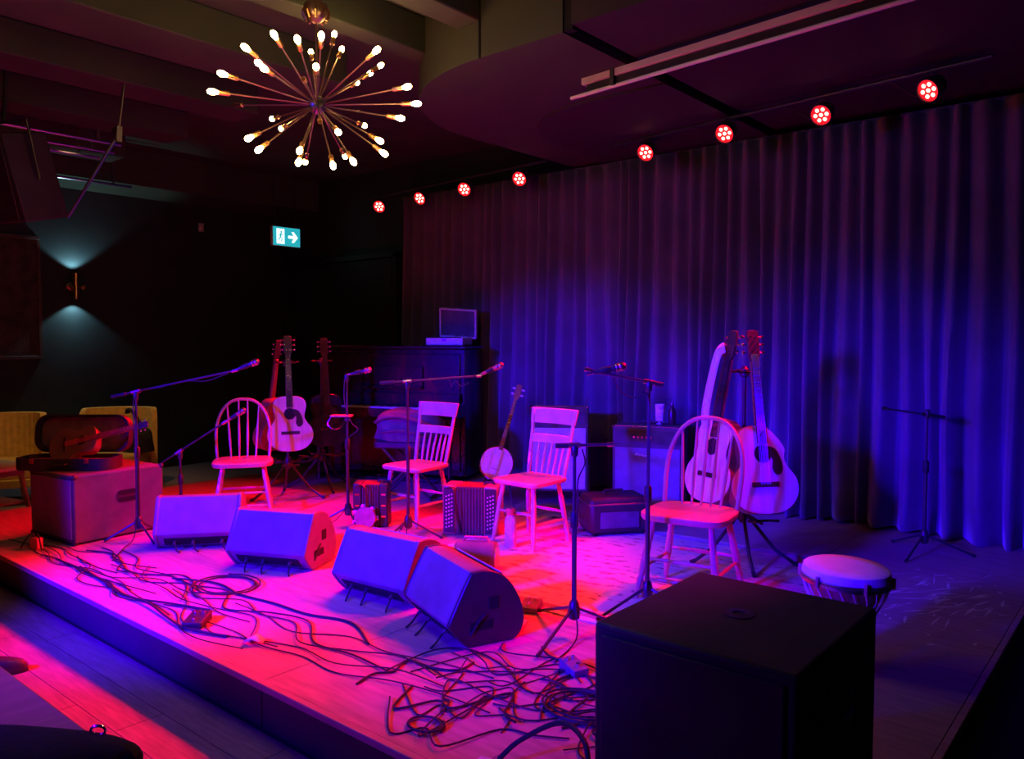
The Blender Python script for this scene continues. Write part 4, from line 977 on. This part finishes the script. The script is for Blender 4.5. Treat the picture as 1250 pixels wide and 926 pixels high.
# ================================================================== CABLES AND SMALL THINGS ON THE DECK
rc = random.Random(42); Z = S
def wander(p0, p1, n, amp_, seed, r=.0045):
    r0 = random.Random(seed); p0 = Vector((*p0, 0)); p1 = Vector((*p1, 0)); d_ = p1 - p0; nn = Vector((-d_.y, d_.x, 0)).normalized(); P = []
    off = 0
    for i in range(n + 1):
        u = i / n; off = off * .55 + r0.gauss(0, amp_) ; e = math.sin(PI * u) ** .5 if 0 < u < 1 else 0
        p = p0 + d_ * u + nn * off * e; P.append((p.x, max(1.90, p.y), Z + r + .001 + (r0.random() ** 3) * .012))
    return P
ends = [((-6.3, 2.03), (-3.3, 1.98), .06), ((-6.0, 2.10), (-3.6, 2.2), .07), ((-5.7, 2.25), (-2.6, 2.25), .09), ((-5.6, 2.02), (-4.0, 1.98), .05), ((-5.5, 2.4), (-4.2, 2.15), .08),
        ((-5.2, 2.2), (-2.4, 2.35), .08), ((-5.0, 2.35), (-3.4, 2.08), .07), ((-6.4, 2.0), (-4.6, 2.05), .05), ((-4.6, 2.3), (-2.9, 2.4), .08), ((-4.2, 2.05), (-2.3, 2.3), .07), ((-3.8, 2.05), (-2.0, 2.25), .07), ((-3.9, 2.3), (-2.2, 2.5), .08),
        ((-5.9, 2.2), (-4.9, 2.35), .06), ((-6.1, 2.1), (-5.0, 2.15), .05), ((-5.8, 2.0), (-4.4, 2.1), .06), ((-5.6, 2.15), (-4.7, 2.0), .06), ((-5.3, 2.05), (-3.9, 2.15), .06), ((-5.7, 2.35), (-4.9, 2.2), .07), ((-4.8, 2.0), (-3.5, 2.02), .05), ((-5.0, 2.2), (-4.1, 2.4), .08), ((-4.4, 2.2), (-3.2, 2.1), .07)]
for i, (a, b, am) in enumerate(ends):
    rad = rc.choice((.003, .0035, .0045, .006)); L_ = (Vector(b) - Vector(a)).length
    tag(MB().tube(smooth_pts(wander(a, b, max(5, int(L_ * 4)), am, 100 + i, rad), 6), rad, 6).build('floor_cable', 'rubber'), 'black cable running along the front edge of the stage', 'cable', 'cables along the stage front')
for i in range(22):
    a = (rc.uniform(-2.7, -1.6), rc.uniform(2.05, 2.75)); b = (rc.uniform(-2.5, -1.36), rc.uniform(2.0, 2.9))
    if (Vector(a) - Vector(b)).length < .3: b = (a[0] + .5 if a[0] < -2 else a[0] - .5, b[1])
    rad = rc.choice((.0025, .003, .0035, .005))
    tag(MB().tube(smooth_pts(wander(a, b, 6, .16, 300 + i, rad), 6), rad, 6).build('floor_cable', 'rubber'), 'black cable in the tangle between the right monitor and the subwoofer', 'cable', 'tangled cables by the subwoofer')
# coils
def coil(c, r0, turns, label, seed, n=18):
    q = random.Random(seed); P = []
    for k in range(int(turns * n) + 1):
        a = 2 * PI * k / n; r_ = r0 * (1 + .12 * math.sin(a * .37 + seed)) ; P.append((c[0] + r_ * math.cos(a), c[1] + r_ * .8 * math.sin(a), Z + .006 + .004 * (k / n)))
    tag(MB().tube(P, .0045, 6).build('coiled_cable', 'rubber'), label, 'cable', 'coiled cables')
coil((-2.12, 2.02), .075, 2.2, 'small coil of cable at the stage front beside the tangle', 2)
coil((-4.25, 2.45), .20, 2.4, 'loose coil of cable in front of the second wedge monitor', 3)
coil((-1.75, 2.52), .16, 3.1, 'coil of cable between the short stand and the subwoofer', 5)
# thick black lead arching into the subwoofer
tag(MB().tube(smooth_pts([(-1.72, 1.98, Z + .03), (-1.66, 2.02, Z + .10), (-1.52, 2.06, Z + .19), (-1.40, 2.03, Z + .17), (-1.36, 1.98, Z + .06), (-1.34, 1.93, Z + .012)], 8), .009, 8).build('thick_cable', 'rubber'), 'thick black lead arching up beside the subwoofer', 'cable')
t = thing('plug_box', 'pale plug and socket block at the stage edge by the subwoofer', 'plug', (-1.72, 1.93, Z), R(15))
MB().box((0, 0, .022), (.09, .05, .044)).build('body', 'strap_cloth', t, .006)
MB().box((.06, 0, .022), (.05, .04, .036)).build('plug', 'cloth_dark', t, .005)
def pedal(loc, rz, sx, sy, label, m='cabinet_black'):
    t = thing('stomp_box', label, 'pedal', (*loc, Z), rz, 'boxes on the stage floor')
    MB().prism([(-sy, 0), (sy, 0), (sy, .05), (-sy, .032)], -sx, sx, 'x').build('case', m, t, .005)
    MB().cyl((0, -sy * .5, .036), (0, -sy * .5, .05), .009, n=10).build('footswitch', 'chrome', t)
    for x in (-.4, .4): MB().cyl((x * sx, sy * .5, .044), (x * sx, sy * .5, .058), .008, n=10).build('knob', 'chrome', t)
    return t
pedal((-3.79, 2.02), R(40), .05, .075, 'small dark junction box near the stage front edge', 'leather_black')
pedal((-2.62, 3.28), R(20), .05, .06, 'stomp box on the rug between the right monitor and the short stand')
pedal((-1.98, 2.78), R(70), .04, .06, 'stomp box in the cable tangle below the short stand')
t = thing('white_tag', 'crumpled pale tape on the cables at the stage front', 'tape', (-3.33, 2.06, Z + .012), R(30))
MB().add([(-.05, -.02, 0), (0, -.03, .02), (.05, -.015, .0), (.045, .02, .012), (0, .03, .028), (-.045, .022, .006)], [(0, 1, 4, 5), (1, 2, 3, 4)]).build('strip', 'paper', t, solid=.002)
for i, (x, y, a, s_) in enumerate(((-2.58, 3.02, 25, .10), (-2.40, 3.45, -20, .07), (-1.72, 2.75, 60, .08))):
    t = thing('set_list_paper', ['sheet of paper on the rug beside the right monitor', 'small slip of paper behind the short stand', 'slip of paper beside the subwoofer'][i], 'paper', (x, y, Z + .011), R(a), 'papers on the stage floor')
    MB().add([(-s_, -s_ * .7, 0), (0, -s_ * .7, .006), (s_, -s_ * .7, 0), (s_, s_ * .7, .001), (0, s_ * .7, .008), (-s_, s_ * .7, .002)], [(0, 1, 4, 5), (1, 2, 3, 4)]).build('sheet', 'paper', t, solid=.001)
t = thing('cable_junction', 'small upright plug box at the stage corner below the left speaker cabinet', 'plug box', (-6.02, 2.05, Z), R(20))
MB().box((0, 0, .04), (.07, .05, .08)).build('body', 'red_plastic', t, .006)
for k in (-1, 1): MB().tube(smooth_pts([(k * .02, 0, .078), (k * .03, -.01, .11), (k * .07, -.03, .06), (k * .1, -.04, .008)], 5), .005, 6).build('lead', 'rubber', t)
